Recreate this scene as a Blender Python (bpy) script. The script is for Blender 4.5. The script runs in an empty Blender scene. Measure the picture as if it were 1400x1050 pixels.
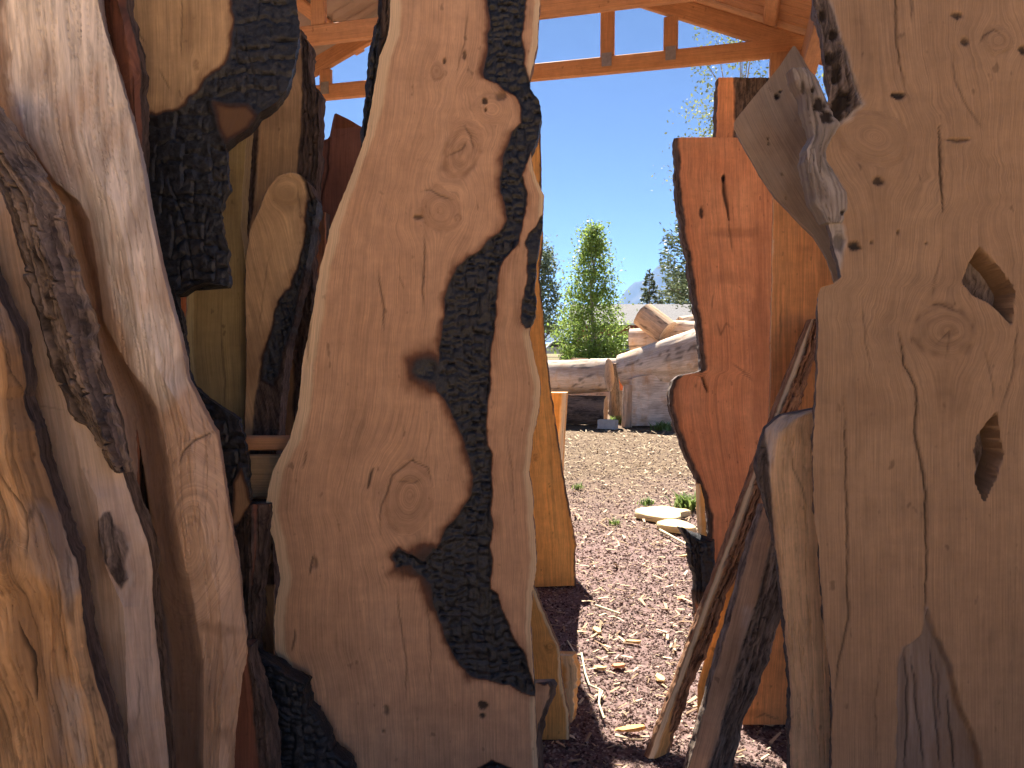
import bpy, math, random
import numpy as np
R = math.radians
sc = bpy.context.scene
COL = sc.collection
# ------------------------------------------------------------------ camera, sky, sun, exposure
CZ, FPX, TILT = 1.5, 1050.0, 3.0
cam_d = bpy.data.cameras.new('camera'); cam = bpy.data.objects.new('camera', cam_d); COL.objects.link(cam)
cam.location = (0, 0, CZ); cam.rotation_euler = (R(90 - TILT), 0, 0)
cam_d.sensor_width = 36; cam_d.lens = FPX / 1400 * 36; cam_d.clip_start = 0.05; cam_d.clip_end = 60000
sc.camera = cam
SUN_EL, SUN_AZ = 51.0, -5.0         # azimuth from +Y towards +X
w = bpy.data.worlds.new('World'); sc.world = w; w.use_nodes = True
nt = w.node_tree; bg = nt.nodes['Background']; sky = nt.nodes.new('ShaderNodeTexSky')
sky.sky_type = 'NISHITA'; sky.sun_disc = False; sky.sun_elevation = R(SUN_EL); sky.sun_rotation = R(SUN_AZ)
sky.altitude = 2100; sky.air_density = 0.47; sky.dust_density = 0.15; sky.ozone_density = 3.0
nt.links.new(sky.outputs[0], bg.inputs[0]); bg.inputs[1].default_value = 0.05
sd = bpy.data.lights.new('sun', 'SUN'); sun = bpy.data.objects.new('sun', sd); COL.objects.link(sun)
sd.energy = 5.0; sd.angle = R(0.5); sd.color = (1.0, 0.94, 0.84)
sun.rotation_euler = (R(90 - SUN_EL), 0, R(180 - SUN_AZ)); sun.location = (0, 0, 30)
sc.view_settings.view_transform = 'Standard'; sc.view_settings.look = 'None'
sc.view_settings.gamma = 1; sc.view_settings.use_curve_mapping = False
sc.view_settings.exposure = 2.0
sc.cycles.max_bounces = 5; sc.cycles.diffuse_bounces = 4; sc.cycles.glossy_bounces = 1; sc.cycles.use_adaptive_sampling = True; sc.cycles.adaptive_threshold = 0.03; sc.cycles.use_denoising = True
rng = np.random.default_rng(7); random.seed(7)

# ------------------------------------------------------------------ maths helpers
CT, ST = math.cos(R(TILT)), math.sin(R(TILT))
def ray(px, py):
    cx = (np.asarray(px, float) - 700) / FPX; cy = (525 - np.asarray(py, float)) / FPX
    return cx, CT + cy * ST, -ST + cy * CT
def at(px, py, Y):
    dx, dy, dz = ray(px, py); t = Y / dy
    return np.stack([dx * t, np.full_like(dx * t, 0) + Y, CZ + dz * t], -1)
def ground(px, py):
    dx, dy, dz = ray(px, py); t = -CZ / dz
    return float(dx * t), float(dy * t)
def _h(ix, iy, s):
    n = (ix.astype(np.int64) * 374761393 + iy.astype(np.int64) * 668265263 + int(s) * 974634721) & 0xffffffff
    n = ((n ^ (n >> 13)) * 1274126177) & 0xffffffff
    n = ((n ^ (n >> 16)) * 2246822519) & 0xffffffff
    return ((n ^ (n >> 15)) & 0xffff) / 65535.0
def vn(x, y, s=0):
    x = np.asarray(x, float); y = np.asarray(y, float)
    x, y = np.broadcast_arrays(x, y)
    ix, iy = np.floor(x), np.floor(y); fx, fy = x - ix, y - iy
    fx = fx * fx * (3 - 2 * fx); fy = fy * fy * (3 - 2 * fy)
    a = _h(ix, iy, s); b = _h(ix + 1, iy, s); c = _h(ix, iy + 1, s); d = _h(ix + 1, iy + 1, s)
    return (a + (b - a) * fx) * (1 - fy) + (c + (d - c) * fx) * fy
def fbm(x, y, s=0, o=4):
    r = 0; a = 0.5; t = 0
    for k in range(o):
        r = r + a * vn(x, y, s + k * 17); t += a; a *= 0.5; x = x * 2.03 + 5.1; y = y * 2.03 + 1.7
    return r / t
def ss(a, b, x):
    t = np.clip((x - a) / (b - a), 0, 1); return t * t * (3 - 2 * t)
def segd(px, py, pts):
    best = np.full(px.shape, 1e9)
    for (x0, y0), (x1, y1) in zip(pts[:-1], pts[1:]):
        vx, vy = x1 - x0, y1 - y0; L = vx * vx + vy * vy + 1e-9
        t = np.clip(((px - x0) * vx + (py - y0) * vy) / L, 0, 1)
        best = np.minimum(best, np.hypot(px - x0 - t * vx, py - y0 - t * vy))
    return best
def psd(px, py, poly):
    """signed distance to a closed outline, negative inside"""
    d = segd(px, py, list(poly) + [poly[0]]); ins = np.zeros(px.shape, bool)
    n = len(poly)
    for i in range(n):
        x0, y0 = poly[i]; x1, y1 = poly[(i + 1) % n]
        if y0 == y1: continue
        c = ((y0 > py) != (y1 > py)) & (px < (x1 - x0) * (py - y0) / (y1 - y0) + x0)
        ins ^= c
    return np.where(ins, -d, d)

# ------------------------------------------------------------------ object helpers
def tag(o, label=None, cat=None, group=None, kind=None):
    if label: o['label'] = label
    if cat: o['category'] = cat
    if group: o['group'] = group
    if kind or cat: o['kind'] = kind or 'thing'
    return o
def empty(name, loc, label, cat, group=None):
    o = bpy.data.objects.new(name, None); o.empty_display_size = 0.1; o.location = loc; COL.objects.link(o)
    return tag(o, label, cat, group)
def rawmesh(name, V, quads=None, ngons=(), tris=None, attrs=None, smooth=True, angle=None):
    me = bpy.data.meshes.new(name); V = np.asarray(V, np.float32)
    loops = []; starts = []; p = 0
    for arr in (quads, tris):
        if arr is not None and len(arr):
            arr = np.asarray(arr, np.int32); k = arr.shape[1]
            loops.append(arr.ravel()); starts.append(p + np.arange(len(arr), dtype=np.int32) * k); p += arr.size
    for g in ngons:
        loops.append(np.asarray(g, np.int32)); starts.append(np.array([p], np.int32)); p += len(g)
    loops = np.concatenate(loops).astype(np.int32); starts = np.concatenate(starts).astype(np.int32)
    me.vertices.add(len(V)); me.vertices.foreach_set('co', V.ravel())
    me.loops.add(len(loops)); me.loops.foreach_set('vertex_index', loops)
    me.polygons.add(len(starts)); me.polygons.foreach_set('loop_start', starts)
    me.polygons.foreach_set('use_smooth', np.full(len(starts), smooth))
    for k, a in (attrs or {}).items():
        a = np.asarray(a, np.float32)
        if a.ndim == 1:
            me.attributes.new(k, 'FLOAT', 'POINT').data.foreach_set('value', a)
        else:
            me.attributes.new(k, 'FLOAT_VECTOR', 'POINT').data.foreach_set('vector', a.ravel())
    me.update(calc_edges=True)
    if angle: me.set_sharp_from_angle(angle=R(angle))
    return me
def link(name, me, mat, parent=None, base=None):
    """base: world point of the object's origin (mesh is in world coordinates)"""
    o = bpy.data.objects.new(name, me); COL.objects.link(o)
    if mat is not None and len(me.materials) == 0: me.materials.append(mat)
    if parent is not None:
        if parent.type == 'EMPTY' or parent.parent is None: org = parent.location.copy()
        else: org = parent.location + parent.parent.location
        me.transform(__import__('mathutils').Matrix.Translation(-org)); o.parent = parent
    elif base is not None:
        me.transform(__import__('mathutils').Matrix.Translation([-c for c in base])); o.location = base
    return o
BOXF = [(0, 1, 3, 2), (4, 6, 7, 5), (0, 4, 5, 1), (2, 3, 7, 6), (0, 2, 6, 4), (1, 5, 7, 3)]
def boxv(c, ax, ay, az):
    c, ax, ay, az = (np.asarray(q, float) for q in (c, ax, ay, az))
    return np.array([c + i * ax + j * ay + k * az for i in (-1, 1) for j in (-1, 1) for k in (-1, 1)])
def beam_mesh(name, p0, p1, wid, hgt, up=(0, 0, 1), bev=0.006, seed=0):
    """sawn timber from p0 to p1 with eased edges and slightly uneven faces; carries the wood attributes"""
    p0, p1, up = (np.asarray(q, float) for q in (p0, p1, up))
    a = p1 - p0; L = np.linalg.norm(a); a /= L
    s = np.cross(a, up); s /= np.linalg.norm(s); u = np.cross(s, a)
    prof = []
    for sx, sy in ((1, 1), (-1, 1), (-1, -1), (1, -1)):
        x, y = sx * wid / 2, sy * hgt / 2
        q = [(x, y - sy * bev), (x - sx * bev, y)]
        prof += q if sx * sy > 0 else q[::-1]
    n = max(2, int(L / 0.25) + 1); k = len(prof); V = []; G = []
    for i in range(n):
        t = i / (n - 1); wv = 0.002 * math.sin(7 * t + seed)
        for x, y in prof:
            V.append(p0 + a * (L * t) + s * (x + wv) + u * (y + wv)); G.append((x * 0.8 + y + seed * 0.37, L * t, seed))
    Q = [(i * k + j, i * k + (j + 1) % k, (i + 1) * k + (j + 1) % k, (i + 1) * k + j) for i in range(n - 1) for j in range(k)]
    V = np.array(V); N = len(V); z = np.zeros(N)
    return rawmesh(name, V, Q, [list(range(k))[::-1], list(range((n - 1) * k, n * k))],
                   attrs=dict(grain=np.array(G), char=z, sap=z, crack=z, knot=z, bark=z, grey=z), smooth=False)

# ------------------------------------------------------------------ materials
def newmat(name):
    m = bpy.data.materials.new(name); m.use_nodes = True; t = m.node_tree
    return m, t, t.nodes['Principled BSDF']
class NB:
    def __init__(s, t): s.t = t
    def n(s, typ, **kw):
        x = s.t.nodes.new(typ)
        for k, v in kw.items(): setattr(x, k, v)
        return x
    def lk(s, a, b): s.t.links.new(a, b)
    def attr(s, name, vec=False):
        a = s.n('ShaderNodeAttribute', attribute_name=name); return a.outputs['Vector' if vec else 'Fac']
    def scale(s, v, xyz):
        m = s.n('ShaderNodeVectorMath', operation='MULTIPLY'); s.lk(v, m.inputs[0]); m.inputs[1].default_value = xyz; return m.outputs[0]
    def noise(s, v, scale=1, det=4, rough=0.55, dist=0):
        x = s.n('ShaderNodeTexNoise'); s.lk(v, x.inputs['Vector']); x.inputs['Scale'].default_value = scale
        x.inputs['Detail'].default_value = det; x.inputs['Roughness'].default_value = rough; x.inputs['Distortion'].default_value = dist
        return x.outputs['Fac']
    def math(s, op, a, b=None, c=None):
        x = s.n('ShaderNodeMath', operation=op)
        for i, q in enumerate((a, b, c)):
            if q is None: continue
            if isinstance(q, (int, float)): x.inputs[i].default_value = q
            else: s.lk(q, x.inputs[i])
        return x.outputs[0]
    def rng(s, v, a, b, c=0, d=1):
        x = s.n('ShaderNodeMapRange'); s.lk(v, x.inputs[0])
        for i, q in enumerate((a, b, c, d)): x.inputs[i + 1].default_value = q
        return x.outputs[0]
    def mix(s, f, a, b, mode='MIX'):
        x = s.n('ShaderNodeMix', data_type='RGBA', blend_type=mode)
        for i, q in ((0, f), (6, a), (7, b)):
            if isinstance(q, (int, float)): x.inputs[i].default_value = q
            elif isinstance(q, tuple): x.inputs[i].default_value = (*q, 1) if len(q) == 3 else q
            else: s.lk(q, x.inputs[i])
        return x.outputs[2]
    def bump(s, h, st, dist, nrm=None):
        x = s.n('ShaderNodeBump'); x.inputs['Strength'].default_value = st; x.inputs['Distance'].default_value = dist
        s.lk(h, x.inputs['Height'])
        if nrm is not None: s.lk(nrm, x.inputs['Normal'])
        return x.outputs[0]
def wood(name, heart, heart2, sap, grey=(0.30, 0.27, 0.24), barkc=((0.035, 0.022, 0.016), (0.16, 0.11, 0.085)),
         contrast=0.5, fine=0.30, saw=0.03, rough=0.72, streak=0.35):
    m, t, P = newmat(name); b = NB(t)
    G = b.attr('grain', True); tc = b.n('ShaderNodeTexCoord').outputs['Object']
    n1 = b.noise(b.scale(G, (11, 0.55, 1)), 1, 3, 0.6, 0.4)
    n2 = b.noise(b.scale(G, (70, 1.6, 1)), 1, 3, 0.65, 0.2)
    n3 = b.noise(b.scale(G, (330, 6, 1)), 1, 2, 0.6)
    n4 = b.noise(tc, 2.3, 4, 0.6, 0.3)
    n5 = b.noise(b.scale(G, (26, 0.35, 1)), 1, 3, 0.5, 0.6)
    c = b.mix(b.rng(n1, 0.5 - 0.28 / (contrast + 0.2), 0.5 + 0.28 / (contrast + 0.2)), heart, heart2)
    c = b.mix(b.rng(n4, 0.30, 0.72, 0, 0.75), c, heart2)
    n6 = b.noise(b.scale(tc, (1, 1, 0.8)), 17, 4, 0.7); n7 = b.noise(b.scale(tc, (1.2, 1, 9)), 5, 3, 0.6)
    v0 = b.math('ADD', b.rng(n6, 0.3, 0.7, 0.87, 1.13), b.rng(n7, 0.3, 0.7, -0.035, 0.035))
    vv0 = b.n('ShaderNodeCombineXYZ')
    for i in range(3): b.lk(v0, vv0.inputs[i])
    c = b.mix(1.0, c, vv0.outputs[0], 'MULTIPLY')
    c = b.mix(b.attr('sap'), c, sap)
    v = b.math('ADD', b.rng(n2, 0.25, 0.75, 1 - fine, 1 + fine * 0.7), b.rng(n3, 0.3, 0.7, -0.17, 0.17))
    vv = b.n('ShaderNodeCombineXYZ')
    for i in range(3): b.lk(v, vv.inputs[i])
    c = b.mix(1.0, c, vv.outputs[0], 'MULTIPLY')
    c = b.mix(b.math('MULTIPLY', b.rng(n5, 0.60, 0.74), streak), c, tuple(q * 0.35 for q in heart2))
    spots = b.noise(b.scale(tc, (1, 1, 0.55)), 38, 2, 0.5)
    c = b.mix(b.math('MULTIPLY', b.rng(spots, 0.69, 0.76), 0.5), c, tuple(q * 0.3 for q in heart2))
    gm = b.attr('grey')
    gn = b.noise(b.scale(G, (60, 4.0, 1)), 1, 4, 0.7, 0.4)
    gcol = b.mix(b.rng(gn, 0.32, 0.68), tuple(q * 0.55 for q in grey), tuple(min(1, q * 1.25) for q in grey))
    gfac = b.math('MULTIPLY', gm, b.rng(b.noise(b.scale(tc, (3, 3, 1.6)), 1.6, 5, 0.65), 0.30, 0.52))
    c = b.mix(gfac, c, gcol)
    c = b.mix(b.attr('knot'), c, tuple(q * 0.32 for q in (heart2[0], heart2[1] * 0.85, heart2[2] * 0.8)))
    bm = b.attr('bark')
    bn = b.noise(b.scale(G, (60, 12, 1)), 1, 4, 0.72, 0.6)
    bcol = b.mix(b.rng(bn, 0.36, 0.66), barkc[0], barkc[1])
    c = b.mix(bm, c, bcol)
    c = b.mix(b.attr('crack'), c, (0.016, 0.010, 0.007))
    ch = b.attr('char')
    cn = b.noise(tc, 60, 3, 0.7)
    ccol = b.mix(b.rng(cn, 0.35, 0.75), (0.006, 0.006, 0.0065), (0.042, 0.043, 0.049))
    scorch = b.mix(1.0, c, (0.30, 0.19, 0.13), 'MULTIPLY')
    c = b.mix(b.rng(ch, 0.02, 0.38), c, scorch)
    c = b.mix(b.rng(ch, 0.25, 0.68), c, ccol)
    b.lk(c, P.inputs['Base Color'])
    r = b.math('ADD', b.rng(n2, 0.3, 0.7, rough - 0.08, rough + 0.08), b.math('MULTIPLY', bm, 0.15))
    r2 = b.n('ShaderNodeMix'); b.lk(b.rng(ch, 0.4, 0.8), r2.inputs[0]); b.lk(r, r2.inputs[2]); b.lk(b.rng(cn, 0.3, 0.7, 0.34, 0.62), r2.inputs[3])
    b.lk(r2.outputs[0], P.inputs['Roughness']); P.inputs['Specular IOR Level'].default_value = 0.35
    # relief: fibres, saw marks, bark and char grain
    wv = b.n('ShaderNodeTexWave', wave_type='BANDS', bands_direction='Z'); b.lk(tc, wv.inputs['Vector'])
    wv.inputs['Scale'].default_value = 60; wv.inputs['Distortion'].default_value = 2.0; wv.inputs['Detail Scale'].default_value = 0.3
    h = b.math('ADD', b.math('MULTIPLY', n3, 0.5), b.math('MULTIPLY', n2, 0.5))
    h = b.math('ADD', h, b.math('MULTIPLY', wv.outputs['Fac'], saw))
    h = b.math('ADD', h, b.math('MULTIPLY', b.math('MULTIPLY', bn, bm), 5.0))
    h = b.math('ADD', h, b.math('MULTIPLY', b.math('MULTIPLY', gn, gm), 3.0))
    h = b.math('ADD', h, b.math('MULTIPLY', b.math('MULTIPLY', cn, ch), 3.0))
    b.lk(b.bump(h, 0.5, 0.0022), P.inputs['Normal'])
    return m
M = {}
M['center'] = wood('alder_slab_wood', (0.62, 0.385, 0.225), (0.48, 0.27, 0.145), (0.68, 0.50, 0.30), contrast=0.25, fine=0.08, streak=0.14)
M['right'] = wood('brown_slab_wood', (0.345, 0.235, 0.145), (0.265, 0.165, 0.098), (0.38, 0.28, 0.18), contrast=0.2, fine=0.08, streak=0.16,
                  grey=(0.36, 0.32, 0.30), barkc=((0.03, 0.022, 0.02), (0.24, 0.19, 0.17)))
M['weathered'] = wood('weathered_wood', (0.64, 0.43, 0.27), (0.46, 0.275, 0.155), (0.62, 0.46, 0.31), grey=(0.70, 0.60, 0.50), barkc=((0.065, 0.045, 0.034), (0.34, 0.25, 0.19)), contrast=0.45, fine=0.22, streak=0.3, rough=0.85)
M['golden'] = wood('golden_wood', (0.70, 0.46, 0.24), (0.48, 0.27, 0.12), (0.7, 0.5, 0.3), grey=(0.42, 0.36, 0.31), contrast=0.7, fine=0.35, streak=0.6, rough=0.8)
M['tan'] = wood('tan_slab_wood', (0.56, 0.38, 0.20), (0.44, 0.27, 0.13), (0.6, 0.46, 0.27), contrast=0.35, fine=0.18, streak=0.25)
M['amber'] = wood('amber_slab_wood', (0.90, 0.46, 0.19), (0.72, 0.29, 0.09), (0.90, 0.62, 0.36), contrast=0.5, fine=0.2, streak=0.4)
M['deadgrey'] = wood('dead_grey_wood', (0.40, 0.31, 0.25), (0.22, 0.16, 0.13), (0.5, 0.45, 0.4), grey=(0.30, 0.275, 0.26), contrast=0.6, fine=0.35, streak=0.5, rough=0.85)
M['lighttan'] = wood('light_tan_slab_wood', (0.84, 0.60, 0.37), (0.74, 0.48, 0.27), (0.72, 0.54, 0.36), grey=(0.5, 0.47, 0.45), contrast=0.3, fine=0.14, streak=0.2, barkc=((0.03, 0.022, 0.02), (0.2, 0.16, 0.14)))
M['rustbark'] = wood('rust_bark_wood', (0.80, 0.46, 0.17), (0.66, 0.32, 0.10), (0.85, 0.66, 0.40), grey=(0.6, 0.52, 0.42), contrast=0.4, fine=0.2, streak=0.3, barkc=((0.10, 0.038, 0.018), (0.52, 0.27, 0.14)))
M['greytan'] = wood('grey_tan_slab_wood', (0.42, 0.31, 0.21), (0.34, 0.23, 0.15), (0.45, 0.36, 0.26), grey=(0.40, 0.35, 0.29), contrast=0.3, fine=0.15, streak=0.2)
M['olive'] = wood('olive_slab_wood', (0.42, 0.33, 0.15), (0.34, 0.24, 0.10), (0.5, 0.42, 0.22), contrast=0.3, fine=0.15, streak=0.2)
M['orange'] = wood('orange_slab_wood', (0.90, 0.53, 0.17), (0.74, 0.34, 0.08), (0.90, 0.70, 0.40), contrast=0.6, fine=0.2, streak=0.45)
M['cedar'] = wood('cedar_slab_wood', (0.78, 0.37, 0.17), (0.56, 0.21, 0.085), (0.78, 0.5, 0.28), contrast=0.65, fine=0.18, streak=0.45)
M['red'] = wood('reddish_slab_wood', (0.36, 0.155, 0.09), (0.24, 0.09, 0.05), (0.42, 0.25, 0.16), contrast=0.6, fine=0.3, streak=0.5)
M['frame'] = wood('framing_lumber', (0.62, 0.34, 0.17), (0.44, 0.20, 0.085), (0.7, 0.5, 0.3), contrast=0.4, fine=0.2, streak=0.3, saw=0.05)
M['logwood'] = wood('log_wood', (0.78, 0.54, 0.33), (0.52, 0.29, 0.15), (0.80, 0.62, 0.42), grey=(0.74, 0.63, 0.52), contrast=0.7, fine=0.35, streak=0.5, rough=0.85,
                    barkc=((0.05, 0.035, 0.028), (0.2, 0.15, 0.12)))
def simple(name, col, rough=0.7, metal=0.0, var=0.25, scale=8, bump=0.0, bscale=60, bdist=0.003):
    m, t, P = newmat(name); b = NB(t); tc = b.n('ShaderNodeTexCoord').outputs['Object']
    n = b.noise(tc, scale, 5, 0.6)
    lo = tuple(q * (1 - var) for q in col); hi = tuple(min(1, q * (1 + var)) for q in col)
    b.lk(b.mix(b.rng(n, 0.3, 0.7), lo, hi), P.inputs['Base Color'])
    P.inputs['Roughness'].default_value = rough; P.inputs['Metallic'].default_value = metal
    if bump: b.lk(b.bump(b.noise(tc, bscale, 4, 0.6), bump, bdist), P.inputs['Normal'])
    return m
def tinted(name, cols, rough=0.7, trans=0.0):
    m, t, P = newmat(name); b = NB(t); a = b.attr('tint')
    r = b.n('ShaderNodeValToRGB'); b.lk(a, r.inputs[0]); e = r.color_ramp.elements
    e[0].color = (*cols[0], 1); e[1].color = (*cols[-1], 1)
    for i, c in enumerate(cols[1:-1]):
        q = e.new((i + 1) / (len(cols) - 1)); q.color = (*c, 1)
    b.lk(r.outputs[0], P.inputs['Base Color']); P.inputs['Roughness'].default_value = rough
    P.inputs['Specular IOR Level'].default_value = 0.3
    if trans:
        tr = b.n('ShaderNodeBsdfTranslucent'); b.lk(r.outputs[0], tr.inputs[0])
        mx = b.n('ShaderNodeMixShader'); mx.inputs[0].default_value = trans
        b.lk(P.outputs[0], mx.inputs[1]); b.lk(tr.outputs[0], mx.inputs[2])
        b.lk(mx.outputs[0], t.nodes['Material Output'].inputs[0])
    return m

# ------------------------------------------------------------------ slab builder
def plane(Y0, tx=0.0, tz=0.0):
    return dict(Y0=Y0, tx=tx, tz=tz)
def P3(pl, px, py, off=0.0):
    dx, dy, dz = ray(px, py); t = (pl['Y0'] - off) / (dy - pl['tx'] * dx - pl['tz'] * dz)
    return np.stack(np.broadcast_arrays(dx * t, dy * t, CZ + dz * t), -1)
def ground_row(pl, px):
    a, c = 480.0, 6000.0
    for _ in range(50):
        m_ = (a + c) / 2
        if P3(pl, px, m_)[2] > 0: a = m_
        else: c = m_
    return a
def slab(name, lines, pl, mat, thick=0.07, feats=(), parent=None, step=2.2, side_bark_shade=(1, 1), flare=(0.02, 0.02),
         rough=(1.0, 1.0), seed=1, top=None, to_ground=True, y1=None, warp=None, follow=0.6, wavy=0.006, relief=0.0012, blocks=(0.034, 0.021), hide=0.85, label=None, cat=None, group=None, kind=None, tilt_grain=0.0):
    """A sawn slab lofted in rows between its edge and ridge lines; each line is [(x, y[, off])...] on the slab's own
    face plane, off in metres towards the viewer's side."""
    rnd = np.random.default_rng(seed)
    y0 = top if top is not None else min(p[1] for p in lines[0])
    gx = float(np.mean([l[-1][0] for l in lines]))
    yb = ground_row(pl, gx) if to_ground else y1
    ys = [y0]
    while ys[-1] < yb - 0.5:
        y = ys[-1]; ys.append(y + (step if -12 < y < 1062 else 14))
    ys[-1] = yb
    ys = np.array(ys); n = len(ys)
    LX, LO = [], []
    for i, l in enumerate(lines):
        q = sorted(l, key=lambda p: p[1]); yy = [p[1] for p in q]
        x = np.interp(ys, yy, [p[0] for p in q]); o = np.interp(ys, yy, [p[2] if len(p) > 2 else 0.0 for p in q])
        amp = rough[0] if i == 0 else rough[1] if i == len(lines) - 1 else 0.8
        x = x + amp * 3.2 * (fbm(ys / 22, np.full(n, i * 7.3), seed * 13 + i, 4) - 0.5) + amp * 1.6 * (fbm(ys / 5, np.full(n, i * 3.1), seed * 11 + i, 2) - 0.5)
        LX.append(x); LO.append(o)
    PX, PO, S = [], [], []
    for k in range(len(lines) - 1):
        wmax = float(np.max(np.abs(LX[k + 1] - LX[k]))); m_ = max(3, int(wmax / step) + 1)
        tt = np.linspace(0, 1, m_, endpoint=(k == len(lines) - 2))
        for t in tt:
            PX.append(LX[k] * (1 - t) + LX[k + 1] * t); PO.append(LO[k] * (1 - t) + LO[k + 1] * t)
    PX = np.stack(PX, 1); PO = np.stack(PO, 1); m_ = PX.shape[1]
    PY = np.repeat(ys[:, None], m_, 1)
    if warp is not None: PY = PY + warp(PX, PY)
    B = P3(pl, PX, PY, PO)
    if to_ground: B[..., 2] = np.maximum(B[..., 2], 0.0)
    u, v = B[..., 0], B[..., 2]
    mpp = pl['Y0'] / FPX
    wl, wr = PX - PX[:, :1], PX[:, -1:] - PX
    # masks
    char = np.zeros_like(u); sap = char.copy(); crack = char.copy(); knot = char.copy(); bark = char.copy(); grey = char.copy(); D = char.copy()
    W = float(np.median(LX[-1] - LX[0])) * mpp
    sfrac = wl / np.maximum(wl + wr, 1e-3)
    F = (1 - follow) * (u - u.mean()) + follow * (sfrac - 0.5) * W + tilt_grain * v
    F = F + 0.035 * (fbm(u * 1.6, v * 1.1, seed + 3, 3) - 0.5)
    N1 = fbm(u * 30, v * 30, seed + 5, 3) - 0.5
    edge_n = 14 * (fbm(PX / 24, PY / 24, seed + 8, 4) - 0.5)
    for f in feats:
        k = f[0]
        if k == 'char':
            _, poly, soft = f[:3]; d = psd(PX, PY, poly) + edge_n * min(1, 0.45 + soft / 9)
            a = ss(soft, -soft * 0.7 - 1.0, d); halo = 0.20 * ss(16 + soft, -2, d) * ss(0.35, 0.75, fbm(PX / 20, PY / 34, seed + 9, 3)); char = np.maximum(char, np.maximum(a, halo))
        elif k == 'smudge':
            d = psd(PX, PY, f[1]) + edge_n * 1.3; char = np.maximum(char, f[3] * ss(f[2], -f[2], d))
        elif k == 'uncar':
            d = psd(PX, PY, f[1]) + edge_n * 0.5; q_ = ss(-f[2], f[2], d); char = char * q_ + 0.20 * (1 - q_)
        elif k == 'crack':
            _, pts, wd, dep = f
            jx = PX + 5.0 * (fbm(PY / 26, PX / 90, seed + 21, 3) - 0.5)
            d = segd(jx, PY, pts); ends = pts[0], pts[-1]
            tl = sum(math.hypot(a[0] - c[0], a[1] - c[1]) for a, c in zip(pts[:-1], pts[1:]))
            de = np.minimum(np.hypot(PX - ends[0][0], PY - ends[0][1]), np.hypot(PX - ends[1][0], PY - ends[1][1]))
            ww = 0.65 * wd * (0.2 + 0.8 * ss(0, tl * 0.4, de)) * (0.5 + 1.0 * fbm(PY / 40, PX / 60, seed + 25, 2))
            a = ss(ww + 1.5, ww * 0.2, d) * ss(0.0, 0.5, ww); crack = np.maximum(crack, a * min(0.9, 0.25 + wd * 0.25)); D -= a * dep * 0.7
        elif k == 'knot':
            _, cx, cy, rx, ry, ang, dark = f[:7]
            c_, s_ = math.cos(R(ang)), math.sin(R(ang)); dx, dy = PX - cx, PY - cy
            wob = 1 + 0.5 * (fbm(PX / (rx * 0.9 + 4), PY / (ry * 0.9 + 4), seed + 31, 3) - 0.5)
            d = np.hypot((dx * c_ + dy * s_) / rx, (-dx * s_ + dy * c_) / ry) * wob
            F = F - 0.95 * dx * mpp * np.exp(-(d / 1.9) ** 2)
            ins = ss(1.05, 0.8, d)
            F = F * (1 - ins) + ins * (d * rx * mpp * 1.2 + 0.3)
            ring = np.exp(-((d - 1.0) / 0.13) ** 2) * 0.5 * ss(0.42, 0.75, fbm(PX / 16, PY / 16, seed + 33, 2))
            knot = np.maximum(knot, np.clip(ins * dark * (0.7 + 0.35 * np.sin(d * 14 + 6 * N1) + 0.8 * N1) + ring * min(1, dark * 2 + .25), 0, 1))
            D += -0.0015 * ring + 0.001 * ins
        elif k == 'stain':
            _, cx, cy, rx, ry, ang, st = f
            c_, s_ = math.cos(R(ang)), math.sin(R(ang)); dx, dy = PX - cx, PY - cy
            d = np.hypot((dx * c_ + dy * s_) / rx, (-dx * s_ + dy * c_) / ry) + 0.9 * (fbm(PX / 15, PY / 40, seed + 37, 4) - 0.5)
            knot = np.maximum(knot, st * ss(1.0, 0.2, d))
        elif k == 'spot':
            _, cx, cy, rx, ry, st = f
            d = np.hypot((PX - cx) / rx, (PY - cy) / ry) + 0.8 * (fbm(PX / 5, PY / 5, seed + 41, 3) - 0.5)
            a = ss(1.0, 0.55, d); crack = np.maximum(crack, a * st); D -= 0.006 * a
        elif k == 'hole':
            _, poly, dep, soft = f; d = psd(PX, PY, poly) + edge_n * 0.25
            a = ss(soft * 0.3, -soft, d); D -= dep * a
            if dep > 0.02: knot = np.maximum(knot, a * 0.75)  # deep holes get their shade painted in as darker colour
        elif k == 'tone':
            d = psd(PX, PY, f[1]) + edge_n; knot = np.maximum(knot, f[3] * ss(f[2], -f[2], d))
        elif k == 'grey':
            d = psd(PX, PY, f[1]) + edge_n; grey = np.maximum(grey, f[3] * ss(f[2], -f[2], d))
        elif k == 'allgrey':
            grey = np.maximum(grey, f[1] * (0.55 + 0.9 * fbm(u * 3, v * 1.5, seed + 43, 4)).clip(0, 1))
        elif k == 'bark':
            d = psd(PX, PY, f[1]) + edge_n * 0.4; a = ss(2.0, -2.0, d); bark = np.maximum(bark, a)
            bu = F + 0.016 * (fbm(u * 22, v * 9, seed + 45, 3) - 0.5); bv = v + 0.05 * (fbm(u * 14, v * 10, seed + 46, 3) - 0.5)
            hgt_ = 0
            for cw_, hh_, am_, sd0 in ((0.018, 0.19, 1.0, 0), (0.0085, 0.075, 0.5, 5)):
                bi = np.floor(bu / cw_); fu_ = bu / cw_ - bi; hb = hh_ * (0.6 + 0.9 * _h(bi, bi * 0, seed + 47 + sd0)); br = bv / hb + 9 * _h(bi, bi * 0 + 1, seed + 48 + sd0); bj = np.floor(br); fr_ = br - bj
                ed = np.minimum(np.minimum(fu_, 1 - fu_) * cw_, np.minimum(fr_, 1 - fr_) * hb); ph = _h(bi, bj, seed + 49 + sd0)
                hgt_ = hgt_ + am_ * (ss(0, 0.0035, ed) * (0.35 + 0.75 * ph) + 0.5 * (fr_ - 0.5) * (ph - 0.3))
                crack = np.maximum(crack, a * 0.6 * am_ * ss(0.0028, 0.0, ed))
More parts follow.
